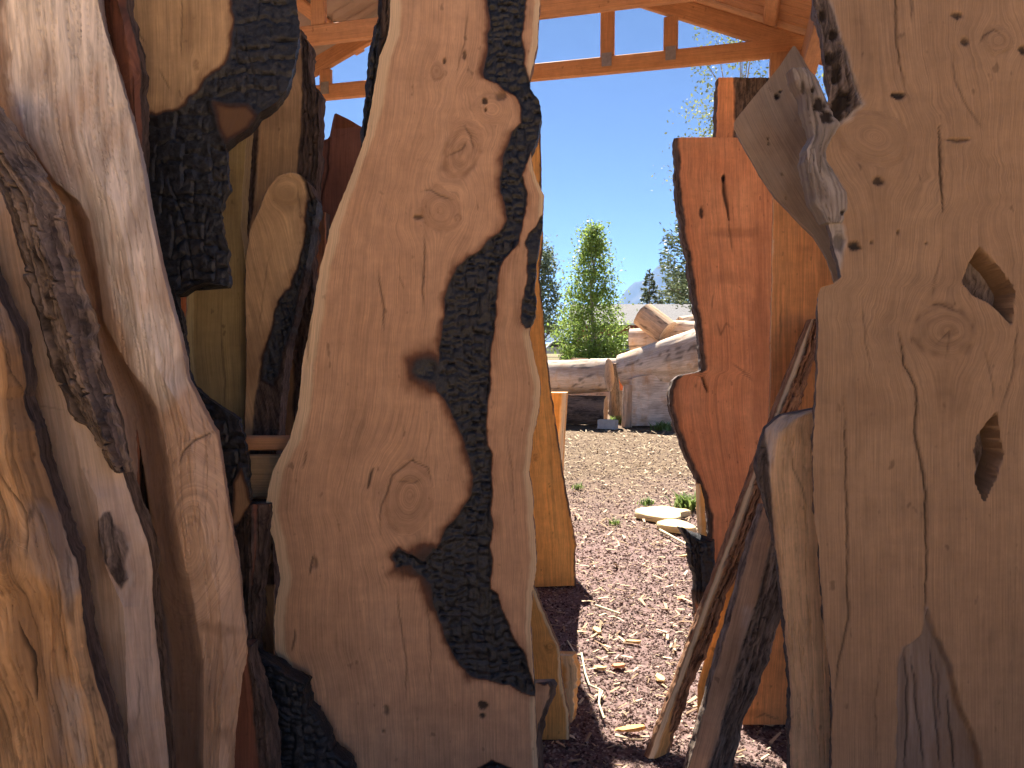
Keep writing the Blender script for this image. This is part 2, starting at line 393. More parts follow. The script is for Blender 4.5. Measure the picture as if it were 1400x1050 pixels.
                grey = np.maximum(grey, a * 0.75 * ss(0.6, 0.95, ph) * am_)
            rid2 = fbm(u * 70, v * 30, seed + 50, 3)
            D += a * f[2] * (hgt_ * 0.9 + rid2 * 0.5 - 0.8)
        elif k == 'sap':
            wn = 0.6 + 0.8 * fbm(v * 3, v * 0 + 1, seed + 51, 3)
            for wd, q in ((f[1], wl), (f[2], wr)):
                if wd: sap = np.maximum(sap, ss(wd * 1.15, wd * 0.75, q / wn + 3 * N1) * 0.85)
        elif k == 'rim':
            for wd, q in ((f[1], wl), (f[2], wr)):
                if wd: bark = np.maximum(bark, ss(wd * 1.2, wd * 0.7, q + edge_n * 0.35)); D += -0.012 * ss(wd * 1.2, 0, q)
        elif k == 'bump':
            _, cx, cy, rx, ry, amp = f
            D += amp * np.exp(-((PX - cx) / rx) ** 2 - ((PY - cy) / ry) ** 2)
        elif k == 'gnarl':
            g1 = fbm(F * 16, v * 1.6, seed + 61, 4); g2 = 1 - np.abs(2 * fbm(F * 34, v * 2.2, seed + 63, 4) - 1)
            g3 = fbm(F * 120, v * 5, seed + 65, 3) - 0.5; g4 = 1 - np.abs(2 * fbm(F * 75, v * 3.5, seed + 67, 3) - 1)
            D += f[1] * (g1 - 0.5) * 2 + f[1] * 0.5 * (g2 - 0.7) + f[1] * 0.9 * g3 - 0.004 * ss(0.9, 0.98, g4)
            crack = np.maximum(crack, f[2] * 0.7 * ss(0.93, 0.985, g4) * ss(0.4, 0.6, fbm(u * 9, v * 3, seed + 69, 3)))
            knot = np.maximum(knot, f[2] * ss(0.50, 0.30, g1)); crack = np.maximum(crack, f[2] * 0.8 * ss(0.93, 0.985, g2))
    if char.max() > 0.1:
        # alligatored charcoal: jittered blocks with deep joints
        wu = u + 0.05 * (fbm(u * 5, v * 5, seed + 71, 4) - 0.5); wv_ = v + 0.06 * (fbm(u * 11, v * 11, seed + 73, 3) - 0.5)
        cw, chh = blocks
        ci = np.floor(wu / cw + 0.35 * np.floor(wv_ / 0.11) % 1); fu = wu / cw + 0.35 * np.floor(wv_ / 0.11) % 1 - ci
        hs = chh * (0.75 + 0.8 * _h(ci, ci * 0, seed + 75)); rr = wv_ / hs + 7 * _h(ci, ci * 0 + 3, seed + 76); ri = np.floor(rr); fr = rr - ri
        rb = np.where(fr < 0.5, ri, ri + 1); op = _h(ci, rb, seed + 79); ev = np.minimum(fr, 1 - fr) * hs + 0.02 * (op < 0.25)
        e = np.minimum(np.minimum(fu, 1 - fu) * cw + 0.004 * fbm(u * 20, v * 20, seed + 70, 2), ev)
        blk = (np.clip(e / 0.009, 0, 1) ** 0.55) * 0.009 + 0.0035 * (_h(ci, ri, seed + 77) - 0.5) * ss(0, .004, e) + 0.006 * (fbm(u * 60, v * 60, seed + 78, 3) - 0.5)
        deep = ss(0.66, 0.95, char); crack = np.maximum(crack, deep * 0.8 * ss(0.0035, 0.0, e))
        D += deep * (blk - 0.012)
    D += relief * (fbm(F * 22, v * 1.4, seed + 81, 4) - 0.5) * 2 + wavy * (fbm(u * 3.2, v * 2.1, seed + 83, 3) - 0.5)
    nrm = np.array([pl['tx'], -1.0, pl['tz']]); nrm /= np.linalg.norm(nrm)
    Fr = B + D[..., None] * nrm
    if to_ground: Fr[..., 2] = np.maximum(Fr[..., 2], 0.0)
    # edges and back
    ax = np.array([1.0, pl['tx'], 0]); ax /= np.linalg.norm(ax)
    def sidev(col, sgn, fl, bk, sd_):
        out = []; mid = Fr[n // 2, col]; fl = fl - hide * thick * max(0.0, -sgn * mid[0] / mid[1])
        E = Fr[:, col]; K = 5
        for k in range(1, K + 1):
            f_ = k / K
            bul = fl * math.sin(f_ * math.pi * 0.5) + (0.012 * (fbm(E[:, 2] * 28, np.full(n, f_ * 4), sd_, 4) - 0.5) * bk)
            V = E - nrm * (thick * f_) + ax * sgn * np.asarray(bul)[:, None] if np.ndim(bul) else E - nrm * (thick * f_) + ax * sgn * bul
            if to_ground: V[:, 2] = np.maximum(V[:, 2], 0)
            out.append(V)
        return out
    Ls = sidev(0, -1, flare[0], side_bark_shade[0], seed + 91)[::-1]; Rs = sidev(-1, 1, flare[1], side_bark_shade[1], seed + 92)
    ring = np.concatenate([np.stack(Ls, 1), Fr, np.stack(Rs, 1)], 1); k_ = ring.shape[1]
    idx = np.arange(n * k_).reshape(n, k_)
    Q = np.stack([idx[:-1], np.roll(idx[:-1], -1, 1), np.roll(idx[1:], -1, 1), idx[1:]], -1).reshape(-1, 4)
    # rows run downwards: this winding faces outwards when reversed
    Q = Q[:, ::-1]
    def full(a, lv, rv):
        return np.concatenate([np.repeat(lv[:, None] if np.ndim(lv) else np.full((n, 1), lv), 5, 1), a, np.repeat(rv[:, None] if np.ndim(rv) else np.full((n, 1), rv), 5, 1)], 1).ravel()
    g = np.stack([F, v, np.full_like(F, seed * 3.7)], -1)
    off = (np.arange(5) + 1) * thick / 5
    gl = np.stack([F[:, :1] - off[::-1][None], np.repeat(v[:, :1], 5, 1), np.full((n, 5), seed * 3.7)], -1)
    gr = np.stack([F[:, -1:] + off[None], np.repeat(v[:, :1], 5, 1), np.full((n, 5), seed * 3.7)], -1)
    attrs = dict(grain=np.concatenate([gl, g, gr], 1).reshape(-1, 3), char=full(char, char[:, 0], char[:, -1]), sap=full(sap, sap[:, 0] * 0, sap[:, -1] * 0),
                 crack=full(crack, 0.0, 0.0), knot=full(knot, 0.0, 0.0), bark=full(bark, float(side_bark_shade[0]), float(side_bark_shade[1])), grey=full(grey, grey[:, 0], grey[:, -1]))
    me = rawmesh(name, ring.reshape(-1, 3), Q, [list(idx[0]), list(idx[-1][::-1])], attrs=attrs, angle=62)
    base = None
    if parent is None:
        base = (float(ring[-1, :, 0].mean()), float(ring[-1, :, 1].mean()), float(ring[..., 2].min()))
    o = link(name, me, M[mat] if isinstance(mat, str) else mat, parent, base)
    return tag(o, label, cat, group, kind)
# PART2
# ------------------------------------------------------------------ setting: ground, hills
def ground_material():
    m, t, P = newmat('cinder_and_dirt'); b = NB(t); tc = b.n('ShaderNodeTexCoord').outputs['Object']
    sx = b.n('ShaderNodeSeparateXYZ'); b.lk(tc, sx.inputs[0])
    n1 = b.noise(tc, 45, 6, 0.7); n2 = b.noise(tc, 0.9, 5, 0.6); n3 = b.noise(tc, 9, 5, 0.65); n4 = b.noise(tc, 0.06, 5, 0.6)
    cinder = b.mix(b.rng(n1, 0.33, 0.68), (0.075, 0.044, 0.040), (0.30, 0.20, 0.18))
    dirt = b.mix(b.rng(n3, 0.3, 0.7), (0.095, 0.06, 0.036), (0.175, 0.12, 0.075)); bed = b.mix(b.rng(n3, 0.3, 0.7), (0.52, 0.33, 0.175), (0.74, 0.51, 0.29))  # pale bed behind the viewer is added to bounce warm light
    # the cinder bed ends about ten metres out and gives way to packed dirt with chips
    f = b.math('ADD', sx.outputs[1], b.math('MULTIPLY', b.math('SUBTRACT', n2, 0.5), 3.5))
    c = b.mix(b.rng(f, 5.6, 8.8), cinder, dirt); c = b.mix(b.rng(f, 1.5, 0.0), c, bed)
    chips = b.n('ShaderNodeTexVoronoi'); b.lk(b.scale(tc, (1, 1.6, 1)), chips.inputs['Vector']); chips.inputs['Scale'].default_value = 24
    c = b.mix(b.math('MULTIPLY', b.rng(chips.outputs['Distance'], 0.30, 0.22), b.rng(n3, 0.46, 0.62)), c, (0.50, 0.38, 0.24))
    grass = b.mix(n3, (0.10, 0.12, 0.045), (0.30, 0.27, 0.13))
    c = b.mix(b.math('MULTIPLY', b.rng(f, 18, 30), b.rng(n4, 0.38, 0.62)), c, grass)
    b.lk(c, P.inputs['Base Color']); P.inputs['Roughness'].default_value = 0.95; P.inputs['Specular IOR Level'].default_value = 0.15
    h = b.math('ADD', b.math('MULTIPLY', n1, 1.0), b.math('MULTIPLY', n3, 2.0))
    b.lk(b.bump(h, 0.8, 0.012), P.inputs['Normal'])
    return m
M['ground'] = ground_material()
xs = np.concatenate([[-26000, -2500, -600, -150, -40, -14], np.arange(-6, 8.01, 0.07), [14, 40, 150, 600, 2500, 26000]])
ys_ = np.concatenate([[-26000, -2500, -600, -100, -20, -6], np.arange(-2, 17.01, 0.07), [19, 22, 26, 32, 40, 60, 100, 200, 400, 900, 2500, 26000]])
GX, GY = np.meshgrid(xs, ys_)
def gz(x, y):
    near = np.exp(-(np.maximum(0, np.abs(x) - 6) / 6) ** 2) * np.exp(-(np.maximum(0, y - 15) / 8) ** 2) * np.exp(-(np.maximum(0, -1 - y) / 4) ** 2)
    return near * (0.022 * (fbm(x * 2.1, y * 2.1, 3, 4) - 0.5) + 0.016 * (fbm(x * 11, y * 11, 4, 3) - 0.5)) - 0.012
GZ = gz(GX, GY)
nx, ny = len(xs), len(ys_); idx = np.arange(nx * ny).reshape(ny, nx)
me = rawmesh('ground', np.stack([GX, GY, GZ], -1).reshape(-1, 3), np.stack([idx[:-1, :-1], idx[:-1, 1:], idx[1:, 1:], idx[1:, :-1]], -1).reshape(-1, 4))
tag(link('ground', me, M['ground']), kind='structure')

def mountain():
    m, t, P = newmat('forested_mountain'); b = NB(t); tc = b.n('ShaderNodeTexCoord').outputs['Object']
    n = b.noise(tc, 0.002, 6, 0.65)
    b.lk(b.mix(b.rng(n, 0.35, 0.65), (0.018, 0.03, 0.03), (0.06, 0.06, 0.055)), P.inputs['Base Color']); P.inputs['Roughness'].default_value = 1
    Y = 20000.0; u = np.linspace(-17000, 20000, 300); d = np.linspace(-5000, 5000, 60)
    U, Dp = np.meshgrid(u, d)
    def peak(cx, h, s): return h * np.exp(-(np.abs(U - cx) / s) ** 1.25)
    # summit stands over the red house: direction x 905, height y 375 in the photograph
    top = np.maximum.reduce([peak(4000, 2150, 1700), peak(3250, 1700, 1100), peak(1000, 500, 3000), peak(-8000, 800, 4000), peak(11000, 1100, 4000)])
    H = top * np.exp(-(np.abs(Dp) / 3000) ** 1.5) * (0.86 + 0.28 * fbm(U / 860, Dp / 860, 5, 5)) - 2
    idx = np.arange(U.size).reshape(U.shape)
    me = rawmesh('mountain', np.stack([U, Dp + Y, H], -1).reshape(-1, 3), np.stack([idx[:-1, :-1], idx[:-1, 1:], idx[1:, 1:], idx[1:, :-1]], -1).reshape(-1, 4))
    tag(link('mountain', me, m), kind='structure')
mountain()

# ------------------------------------------------------------------ the shed: roof, trusses, posts
E_ = np.array([0.962, -0.272, 0.0]); F_ = np.array([0.272, 0.962, 0.0])
def S(u, wd, z): return np.array([2.0, 5.0, 0.0]) + E_ * u + F_ * wd + np.array([0, 0, z])
UR, ZR, ZC, PITCH = -2.14, 4.24, 3.41, 0.42
shed = empty('open_shed', tuple(S(UR, 0, 0)), 'open timber shed with gable roof trusses above the slabs', 'shed')
def part(name, p0, p1, wd, ht, up=(0, 0, 1), parent=shed, mat='frame', seed=0):
    return link(name, beam_mesh(name, p0, p1, wd, ht, up, seed=seed), M[mat], parent)
M['post'] = wood('post_timber', (0.45, 0.24, 0.12), (0.34, 0.16, 0.075), (0.5, 0.3, 0.2), contrast=0.4, fine=0.2, streak=0.3, saw=0.05)
M['plate'] = simple('galvanised_plate', (0.32, 0.30, 0.28), 0.5, 0.7, 0.2, 30)
uplen = 2.75
for ti, wd in enumerate((0.0, -1.0, -2.2)):
    part('bottom_chord', S(UR - 2.55, wd, ZC), S(UR + 2.55, wd, ZC), 0.045, 0.115, seed=ti)
    for sg in (-1, 1):
        a = S(UR + sg * 0.01, wd, ZR); q = S(UR + sg * uplen, wd, ZR - PITCH * uplen)
        part('rafter', a, q, 0.045, 0.125, seed=ti * 3 + sg + 5)
    for du in (-1.41, -0.74, 0, 0.74, 1.17) if ti == 0 else (-0.9, 0.9):
        r = part('web_post', S(UR + du, wd, ZC + 0.058), S(UR + du, wd, ZR - PITCH * abs(du) - 0.068), 0.04, 0.095, up=E_, seed=ti * 5 + int(du * 10))
        if abs(wd) < 0.1:
            c = S(UR + du, wd - 0.026, ZC + 0.03)
            link('nail_plate', rawmesh('nail_plate', boxv(c, E_ * 0.034, F_ * 0.002, (0, 0, 0.045)), BOXF, smooth=False), M['plate'], r)
def deckz(du): return ZR + 0.068 - PITCH * abs(du)
for sg in (-1, 1):
    for i, du in enumerate((0.18, 0.72, 1.26, 1.80, 2.34, 2.72)):
        part('purlin', S(UR + sg * du, -2.4, deckz(du) + 0.02), S(UR + sg * du, 0.26, deckz(du) + 0.02), 0.085, 0.04, up=(sg * PITCH * E_[0], sg * PITCH * E_[1], 1), seed=i + 9 * (sg > 0))
# corrugated sheets on the left slope, boards then sheets on the right slope
M['sheet'] = simple('weathered_steel_sheet', (0.34, 0.25, 0.19), 0.55, 0.25, 0.25, 3, 0.2, 90)
def sheet(sg, w0, w1, z_off):
    nw = int((w1 - w0) / 0.019); ww = np.linspace(w0, w1, nw); dd = np.linspace(0.0, 2.85, 8)
    V = []
    for top in (0.0, 0.004):
        for q in ww:
            ph = (q / 0.152) % 1.0; rib = 0.022 * ss(0.0, 0.14, ph) * ss(0.42, 0.28, ph)
            for d in dd: V.append(S(UR + sg * d, q, deckz(d) + z_off + rib + top))
    V = np.array(V); k = len(dd); idx = np.arange(len(V)).reshape(2, nw, k)
    q1 = np.stack([idx[0, :-1, :-1], idx[0, :-1, 1:], idx[0, 1:, 1:], idx[0, 1:, :-1]], -1).reshape(-1, 4)
    q2 = q1[:, ::-1] + nw * k
    link('roof_sheet', rawmesh('roof_sheet', V, np.concatenate([q1, q2])), M['sheet'], shed)
for i in range(3):
    sheet(-1, -2.45 + i * 0.91, -2.45 + i * 0.91 + 0.90, 0.045)
    sheet(1, -2.45 + i * 0.91, -2.45 + i * 0.91 + 0.90, 0.062)
for i in range(22):   # sheathing boards under the right slope near the gable
    w0 = -2.3 + i * 0.122
    a = S(UR + 0.2, w0, deckz(0.2) + 0.052); q = S(UR + 2.8, w0, deckz(2.8) + 0.052)
    part('roof_board', a, q, 0.118, 0.018, seed=30 + i, mat='cedarboard' if False else 'frame')
part('ridge_board', S(UR, -2.4, ZR - 0.02), S(UR, 0.26, ZR - 0.02), 0.03, 0.14)
for (u, z1, wdt) in ((-0.27, ZC - 0.06, 0.2), (-4.25, ZC - 0.06, 0.14)):
    for wd in (0.0, -2.2):
        uu = u + (0.37 if wd < -1 and u > -1 else 0)
        part('post', S(uu, wd, -0.02), S(uu, wd, z1), wdt, 0.14, up=E_, mat='post')
for u in (-0.27, -4.25):
    part('eave_beam', S(u, -2.4, ZC - 0.0 - 0.13), S(u, 0.2, ZC - 0.13), 0.09, 0.14, mat='post') if u < -1 else part('eave_beam', S(u + 0.16, -2.4, ZC - 0.14), S(u + 0.16, 0.25, ZC - 0.14), 0.09, 0.16, mat='post')
# diagonal knee brace at the left gable post
part('knee_brace', S(-4.22, 0.0, ZC - 0.62), S(-3.92, 0.0, ZC - 0.06), 0.04, 0.09, up=E_)

# ------------------------------------------------------------------ big centre slab
cL = [(534, -130), (534, 0), (531, 47), (519, 77), (515, 103), (508, 141), (500, 184), (490, 215), (470, 265), (452, 310), (437, 370), (425, 440),
      (413, 500), (408, 560), (396, 600), (374, 640), (366, 670), (362, 700), (374, 740), (384, 790), (374, 845), (377, 890), (390, 915), (400, 950), (405, 1000), (408, 1060)]
cR = [(742, -130), (738, 0), (735, 60), (724, 105), (724, 120), (737, 137), (741, 159), (735, 189), (726, 210), (728, 232), (736, 253), (743, 266), (742, 309), (737, 335), (734, 356),
      (731, 394), (734, 411), (731, 433), (722, 455), (731, 492), (739, 522), (737, 558), (728, 600), (723, 648), (728, 678), (731, 732), (733, 780), (728, 810), (725, 858), (727, 894), (731, 930), (734, 1020), (735, 1050)]
charM = [(668, -140), (669, 0), (671, 39), (666, 47), (667, 86), (662, 107), (676, 114), (693, 122), (706, 131), (713, 146), (711, 167), (699, 180), (692, 201), (686, 227), (680, 244), (684, 266),
         (695, 287), (693, 300), (680, 317), (659, 339), (624, 364), (614, 381), (607, 407), (605, 450), (599, 480), (599, 534), (620, 570), (635, 606), (644, 642), (647, 678), (629, 702), (599, 738),
         (590, 756), (588, 775), (590, 804), (599, 840), (614, 882), (629, 912), (650, 927), (692, 939), (725, 951), (736, 950), (728, 930), (713, 891), (698, 864), (689, 840), (680, 813), (668, 807), (671, 756), (673, 690),
         (671, 630), (668, 588), (667, 528), (671, 480), (677, 429), (679, 377), (689, 360), (706, 334), (714, 317), (721, 287), (722, 266), (720, 253), (714, 240), (719, 227), (727, 206), (735, 189), (746, 160), (742, 139), (723, 120), (721, 103), (718, 81), (714, 47), (721, 0), (721, -140)]
t = empty('burnt_slab', (float(at(550, 700, 2.45)[0]), 2.42, 0), 'tall wavy-edged slab with a winding charred black streak, standing in the middle', 'wood slab')
PLC = plane(2.42, 0.02, 0.05)
slab('slab_body', [cL, cR], PLC, 'center', 0.075, parent=t, seed=11, side_bark_shade=(0.7, 0.6), flare=(0.006, 0.004), rough=(0.8, 1.1), wavy=0.008, feats=[
    ('sap', 15, 8),
    ('smudge', [(x - 5 * (x < 705 and i < 53), y) for i, (x, y) in enumerate(charM)], 9, 0.5), ('char', charM, 3.5),
    ('smudge', [(558, 494), (568, 485), (585, 482), (606, 488), (612, 510), (604, 528), (586, 530), (568, 524), (558, 510)], 24, 0.84),
    ('char', [(596, 745), (578, 764), (562, 756), (545, 750), (533, 762), (540, 778), (560, 776), (580, 790), (596, 806)], 7), ('smudge', [(590, 740), (560, 752), (533, 755), (536, 782), (570, 790), (600, 850), (640, 930), (650, 760)], 14, 0.6), ('smudge', [(640, 690), (600, 730), (575, 770), (600, 800), (650, 760)], 10, 0.5),
    
    ('char', [(745, 290), (734, 309), (721, 319), (718, 332), (723, 343), (723, 377), (716, 411), (713, 433), (719, 448), (730, 446), (738, 416), (733, 394), (738, 369), (745, 330)], 2.5),
    ('char', [(655, 1052), (672, 1042), (700, 1050), (705, 1080), (650, 1080)], 3),
    ('knot', 631, 203, 23, 40, 18, 0.34), ('knot', 602, 288, 27, 30, 0, 0.12), ('knot', 597, 97, 10, 12, 0, 0.35), ('knot', 626, 298, 4.5, 4.5, 0, 0.5),
    ('knot', 560, 678, 31, 50, 5, 0.16), ('knot', 672, 150, 26, 20, 0, 0.06),
    ('crack', [(634, 170), (645, 185), (648, 210)], 1.2, 0.004), ('crack', [(610, 214), (630, 205), (640, 192)], 1.0, 0.003),
    ('crack', [(576, 262), (588, 259), (602, 268), (622, 274)], 1.2, 0.004), ('crack', [(580, 315), (581, 355), (577, 420)], 1.5, 0.005), ('crack', [(518, 370), (523, 410), (526, 452)], 1.6, 0.005),
    ('crack', [(545, 372), (556, 400)], 0.8, 0.002), ('crack', [(519, 735), (522, 690), (536, 650), (562, 629), (585, 640), (592, 672)], 1.3, 0.004), ('crack', [(541, 658), (566, 660), (576, 654)], 1.0, 0.003),
    ('crack', [(540, 790), (548, 850), (554, 900), (556, 975)], 1.1, 0.003), ('crack', [(583, 800), (588, 880), (588, 960)], 0.8, 0.002), ('crack', [(592, 570), (578, 640)], 0.7, 0.002),
    ('crack', [(428, 757), (424, 785)], 2.4, 0.003), ('crack', [(509, 640), (502, 668)], 3.0, 0.005), ('crack', [(418, 615), (415, 640)], 1.6, 0.003), ('crack', [(640, 0), (634, 60), (622, 110)], 0.8, 0.002),
    ('crack', [(424, 435), (420, 500)], 1.2, 0.003), ('crack', [(404, 860), (398, 890)], 2.0, 0.003), ('crack', [(690, 560), (700, 640), (706, 760)], 0.6, 0.002),
    ('spot', 660, 965, 8, 7, 0.9), ('spot', 659, 979, 5, 5, 0.9), ('spot', 663, 138, 4, 6, 0.9), ('spot', 664, 150, 2, 4, 0.8), ('spot', 572, 297, 9, 4, 0.7), ('spot', 608, 83, 3, 6, 0.8), ('spot', 635, 75, 3, 8, 0.7),
    ('spot', 528, 971, 5, 10, 0.55), ('spot', 524, 1000, 3, 3, 0.6), ('spot', 685, 132, 9, 7, 0.6), ('spot', 430, 770, 5, 9, 0.35),
    ('stain', 480, 600, 60, 80, 0, 0.12), ('stain', 640, 620, 14, 45, 0, 0.3), ('stain', 450, 900, 90, 60, 0, 0.15), ('stain', 585, 970, 80, 14, 0, 0.14)])
slab('bark_edge', [[(522, -130), (523, 0), (515, 40), (509, 60), (504, 107), (499, 163), (496, 190)], [(537, -130), (537, 0), (534, 47), (522, 77), (518, 103), (511, 141), (500, 186)]],
     plane(2.435, 0.02, 0.05), 'center', 0.07, parent=t, seed=12, to_ground=False, y1=193, rough=(1.4, 0.6), feats=[('bark', [(480, -200), (560, -200), (560, 300), (480, 300)], 0.010), ('char', [(480, -200), (517, -200), (517, 300), (480, 300)], 12)])

# ------------------------------------------------------------------ right slab
rL = [(1105, -160), (1112, 0), (1123, 52), (1128, 90), (1135, 125), (1124, 165), (1106, 200), (1104, 222), (1109, 240), (1118, 276), (1132, 300), (1138, 324), (1142, 345), (1150, 378), (1140, 388), (1124, 392), (1119, 405), (1118, 500),
      (1115, 560), (1111, 636), (1114, 710), (1119, 746), (1125, 840), (1135, 919), (1138, 971), (1136, 1060)]
rR = [(1580, -160), (1560, 300), (1590, 700), (1570, 1050)]
t = empty('knotty_slab', (float(at(1330, 700, 2.0)[0]), 2.02, 0), 'huge brown slab with two through holes and a round knot, right of the gap', 'wood slab')
PLR = plane(2.0, -0.06, 0.03)
slab('slab_body', [rL, rR], PLR, 'right', 0.085, parent=t, seed=21, side_bark_shade=(0.8, 1), flare=(0.005, 0.02), rough=(1.0, 1), follow=0.35, step=2.4, wavy=0.012, feats=[
    ('grey', [(1100, -180), (1130, -180), (1134, 0), (1147, 38), (1160, 86), (1182, 143), (1160, 165), (1118, 184), (1100, 205), (1090, 100)], 5, 1.0),
    ('grey', [(1095, 205), (1116, 212), (1135, 232), (1152, 258), (1160, 285), (1150, 300), (1160, 330), (1152, 375), (1140, 392), (1128, 330), (1105, 280)], 4, 1.0),
    ('bark', [(1100, -180), (1128, -180), (1132, 0), (1145, 38), (1157, 86), (1176, 143), (1158, 160), (1118, 180), (1100, 205), (1090, 100)], 0.010),
    ('spot', 1123, 22, 8, 11, 1), ('spot', 1138, 48, 9, 10, 1), ('spot', 1133, 80, 7, 13, 1), ('spot', 1143, 103, 10, 16, 1), ('spot', 1150, 138, 15, 22, 1), ('spot', 1142, 155, 14, 14, 1), ('spot', 1112, 215, 4, 8, 1), ('spot', 1120, 203, 4, 3, 1),
    ('spot', 1168, 337, 11, 8, 1), ('spot', 1146, 330, 10, 16, 0.6), ('spot', 1200, 248, 10, 8, 0.85), ('spot', 1227, 131, 12, 5, 1), ('spot', 1308, 20, 9, 6, 0.8), ('spot', 1319, 56, 8, 6, 0.8), ('spot', 1399, 68, 7, 7, 0.9), ('spot', 1267, 332, 2, 2, 0.8),
    ('spot', 1228, 318, 2, 4, 0.6), ('spot', 1310, 191, 20, 3, 0.6), ('spot', 1192, 332, 2, 4, 0.5),
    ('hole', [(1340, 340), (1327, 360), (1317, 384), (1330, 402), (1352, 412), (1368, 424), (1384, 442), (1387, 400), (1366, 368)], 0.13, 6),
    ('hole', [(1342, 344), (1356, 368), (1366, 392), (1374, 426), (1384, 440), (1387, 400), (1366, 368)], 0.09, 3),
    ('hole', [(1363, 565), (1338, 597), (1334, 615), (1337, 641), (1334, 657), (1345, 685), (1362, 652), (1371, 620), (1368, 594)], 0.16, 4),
    ('hole', [(1269, 832), (1261, 867), (1237, 888), (1229, 914), (1226, 1080), (1345, 1090), (1337, 1029), (1331, 1003), (1316, 971), (1300, 914), (1277, 861)], 0.018, 4),
    ('grey', [(1269, 832), (1261, 867), (1237, 888), (1229, 914), (1226, 1080), (1340, 1090), (1330, 1029), (1326, 1003), (1310, 971), (1297, 914), (1276, 861)], 3, 0.7),
    ('knot', 1296, 452, 41, 38, 0, 0.30), ('knot', 1196, 188, 52, 34, 25, 0.10), ('knot', 1366, 55, 22, 18, 0, 0.12), ('knot', 1306, 455, 4, 4, 0, 0.6),
    ('crack', [(1285, 172), (1286, 220), (1288, 290)], 2.4, 0.008), ('crack', [(1290, 340), (1278, 380), (1274, 410)], 1.0, 0.003), ('crack', [(1262, 420), (1284, 415), (1320, 432)], 0.9, 0.003), ('crack', [(1275, 475), (1298, 452), (1292, 500)], 0.9, 0.003),
    ('crack', [(1228, 455), (1238, 500), (1252, 530), (1252, 590), (1264, 650), (1266, 740), (1266, 845)], 2.2, 0.008), ('crack', [(1155, 540), (1157, 640), (1158, 740), (1160, 840), (1146, 910), (1137, 985)], 1.8, 0.006),
    ('crack', [(1222, -40), (1225, 40), (1228, 85), (1236, 118)], 1.8, 0.006), ('crack', [(1243, -20), (1247, 30)], 1.0, 0.003), ('crack', [(1303, 60), (1306, 110), (1325, 150), (1352, 186)], 1.0, 0.003), ('crack', [(1150, 50), (1163, 100), (1180, 145)], 1.6, 0.005),
    ('crack', [(1338, 62), (1345, 48), (1360, 40), (1372, 48)], 1.2, 0.003), ('crack', [(1178, 395), (1184, 470), (1195, 520)], 0.9, 0.003), ('crack', [(1390, 440), (1388, 500), (1370, 560)], 1.2, 0.004), ('crack', [(1340, 460), (1352, 500), (1362, 560)], 0.8, 0.003),
    ('crack', [(1205, 880), (1198, 960), (1200, 1060)], 0.8, 0.002), ('crack', [(1250, 900), (1262, 1000), (1268, 1060)], 1.6, 0.006), ('crack', [(1285, 905), (1292, 1000)], 1.4, 0.005), ('crack', [(1118, 300), (1128, 345)], 1.2, 0.003),
    ('stain', 1200, 300, 60, 70, 20, 0.15), ('stain', 1190, 560, 55, 60, 0, 0.16), ('stain', 1300, 530, 40, 50, 0, 0.18), ('stain', 1180, 60, 30, 80, -10, 0.22), ('stain', 1380, 900, 60, 200, 0, 0.2), ('stain', 1200, 1000, 30, 60, 0, 0.12), ('stain', 1270, 980, 60, 22, 10, 0.35), ('tone', [(1269, 832), (1261, 867), (1237, 888), (1229, 914), (1226, 1080), (1345, 1090), (1337, 1029), (1316, 971), (1300, 914), (1277, 861)], 4, 0.5), ('crack', [(1242, 900), (1246, 980), (1240, 1060)], 2.0, .006), ('crack', [(1275, 880), (1283, 960), (1290, 1060)], 1.6, .006), ('crack', [(1300, 950), (1310, 1060)], 2.2, .006)])
slab('dead_branch', [[(1086, 92), (1088, 108), (1100, 128), (1108, 165), (1114, 185), (1104, 205), (1106, 235)], [(1093, 90, 0.012), (1103, 105, 0.014), (1114, 135, 0.012), (1122, 165, 0.012), (1126, 200, 0.01), (1122, 235, 0.008)], [(1100, 90), (1112, 102), (1122, 125), (1134, 150), (1146, 168), (1136, 185), (1128, 200), (1126, 236)]],
     plane(1.985, -0.06, 0.03), 'deadgrey', 0.04, parent=t, seed=22, side_bark_shade=(0.15, 0.15), to_ground=False, y1=236, rough=(1.3, 1.3), feats=[('allgrey', 1.0), ('gnarl', 0.004, 0.6), ('stain', 1105, 150, 20, 60, 10, 0.5), ('spot', 1120, 142, 11, 12, 1), ('spot', 1130, 158, 13, 12, 1), ('spot', 1111, 122, 3, 6, 1), ('spot', 1098, 120, 4, 10, .7)])
slab('weathered_knot', [[(1104, 203), (1101, 222), (1107, 245), (1116, 280), (1130, 302)], [(1112, 203, 0.006), (1118, 240, 0.008), (1134, 270, 0.006), (1140, 302, 0.002)], [(1120, 203), (1135, 232), (1154, 262), (1158, 285), (1148, 304)]],
     plane(1.985, -0.06, 0.03), 'deadgrey', 0.04, parent=t, seed=23, side_bark_shade=(0.15, 0.15), to_ground=False, y1=304, rough=(1.3, 1.3), feats=[('allgrey', 1.0), ('gnarl', 0.004, 0.5), ('stain', 1125, 260, 14, 40, -30, 0.45), ('spot', 1111, 216, 3, 7, 1), ('spot', 1153, 291, 5, 5, 1)])
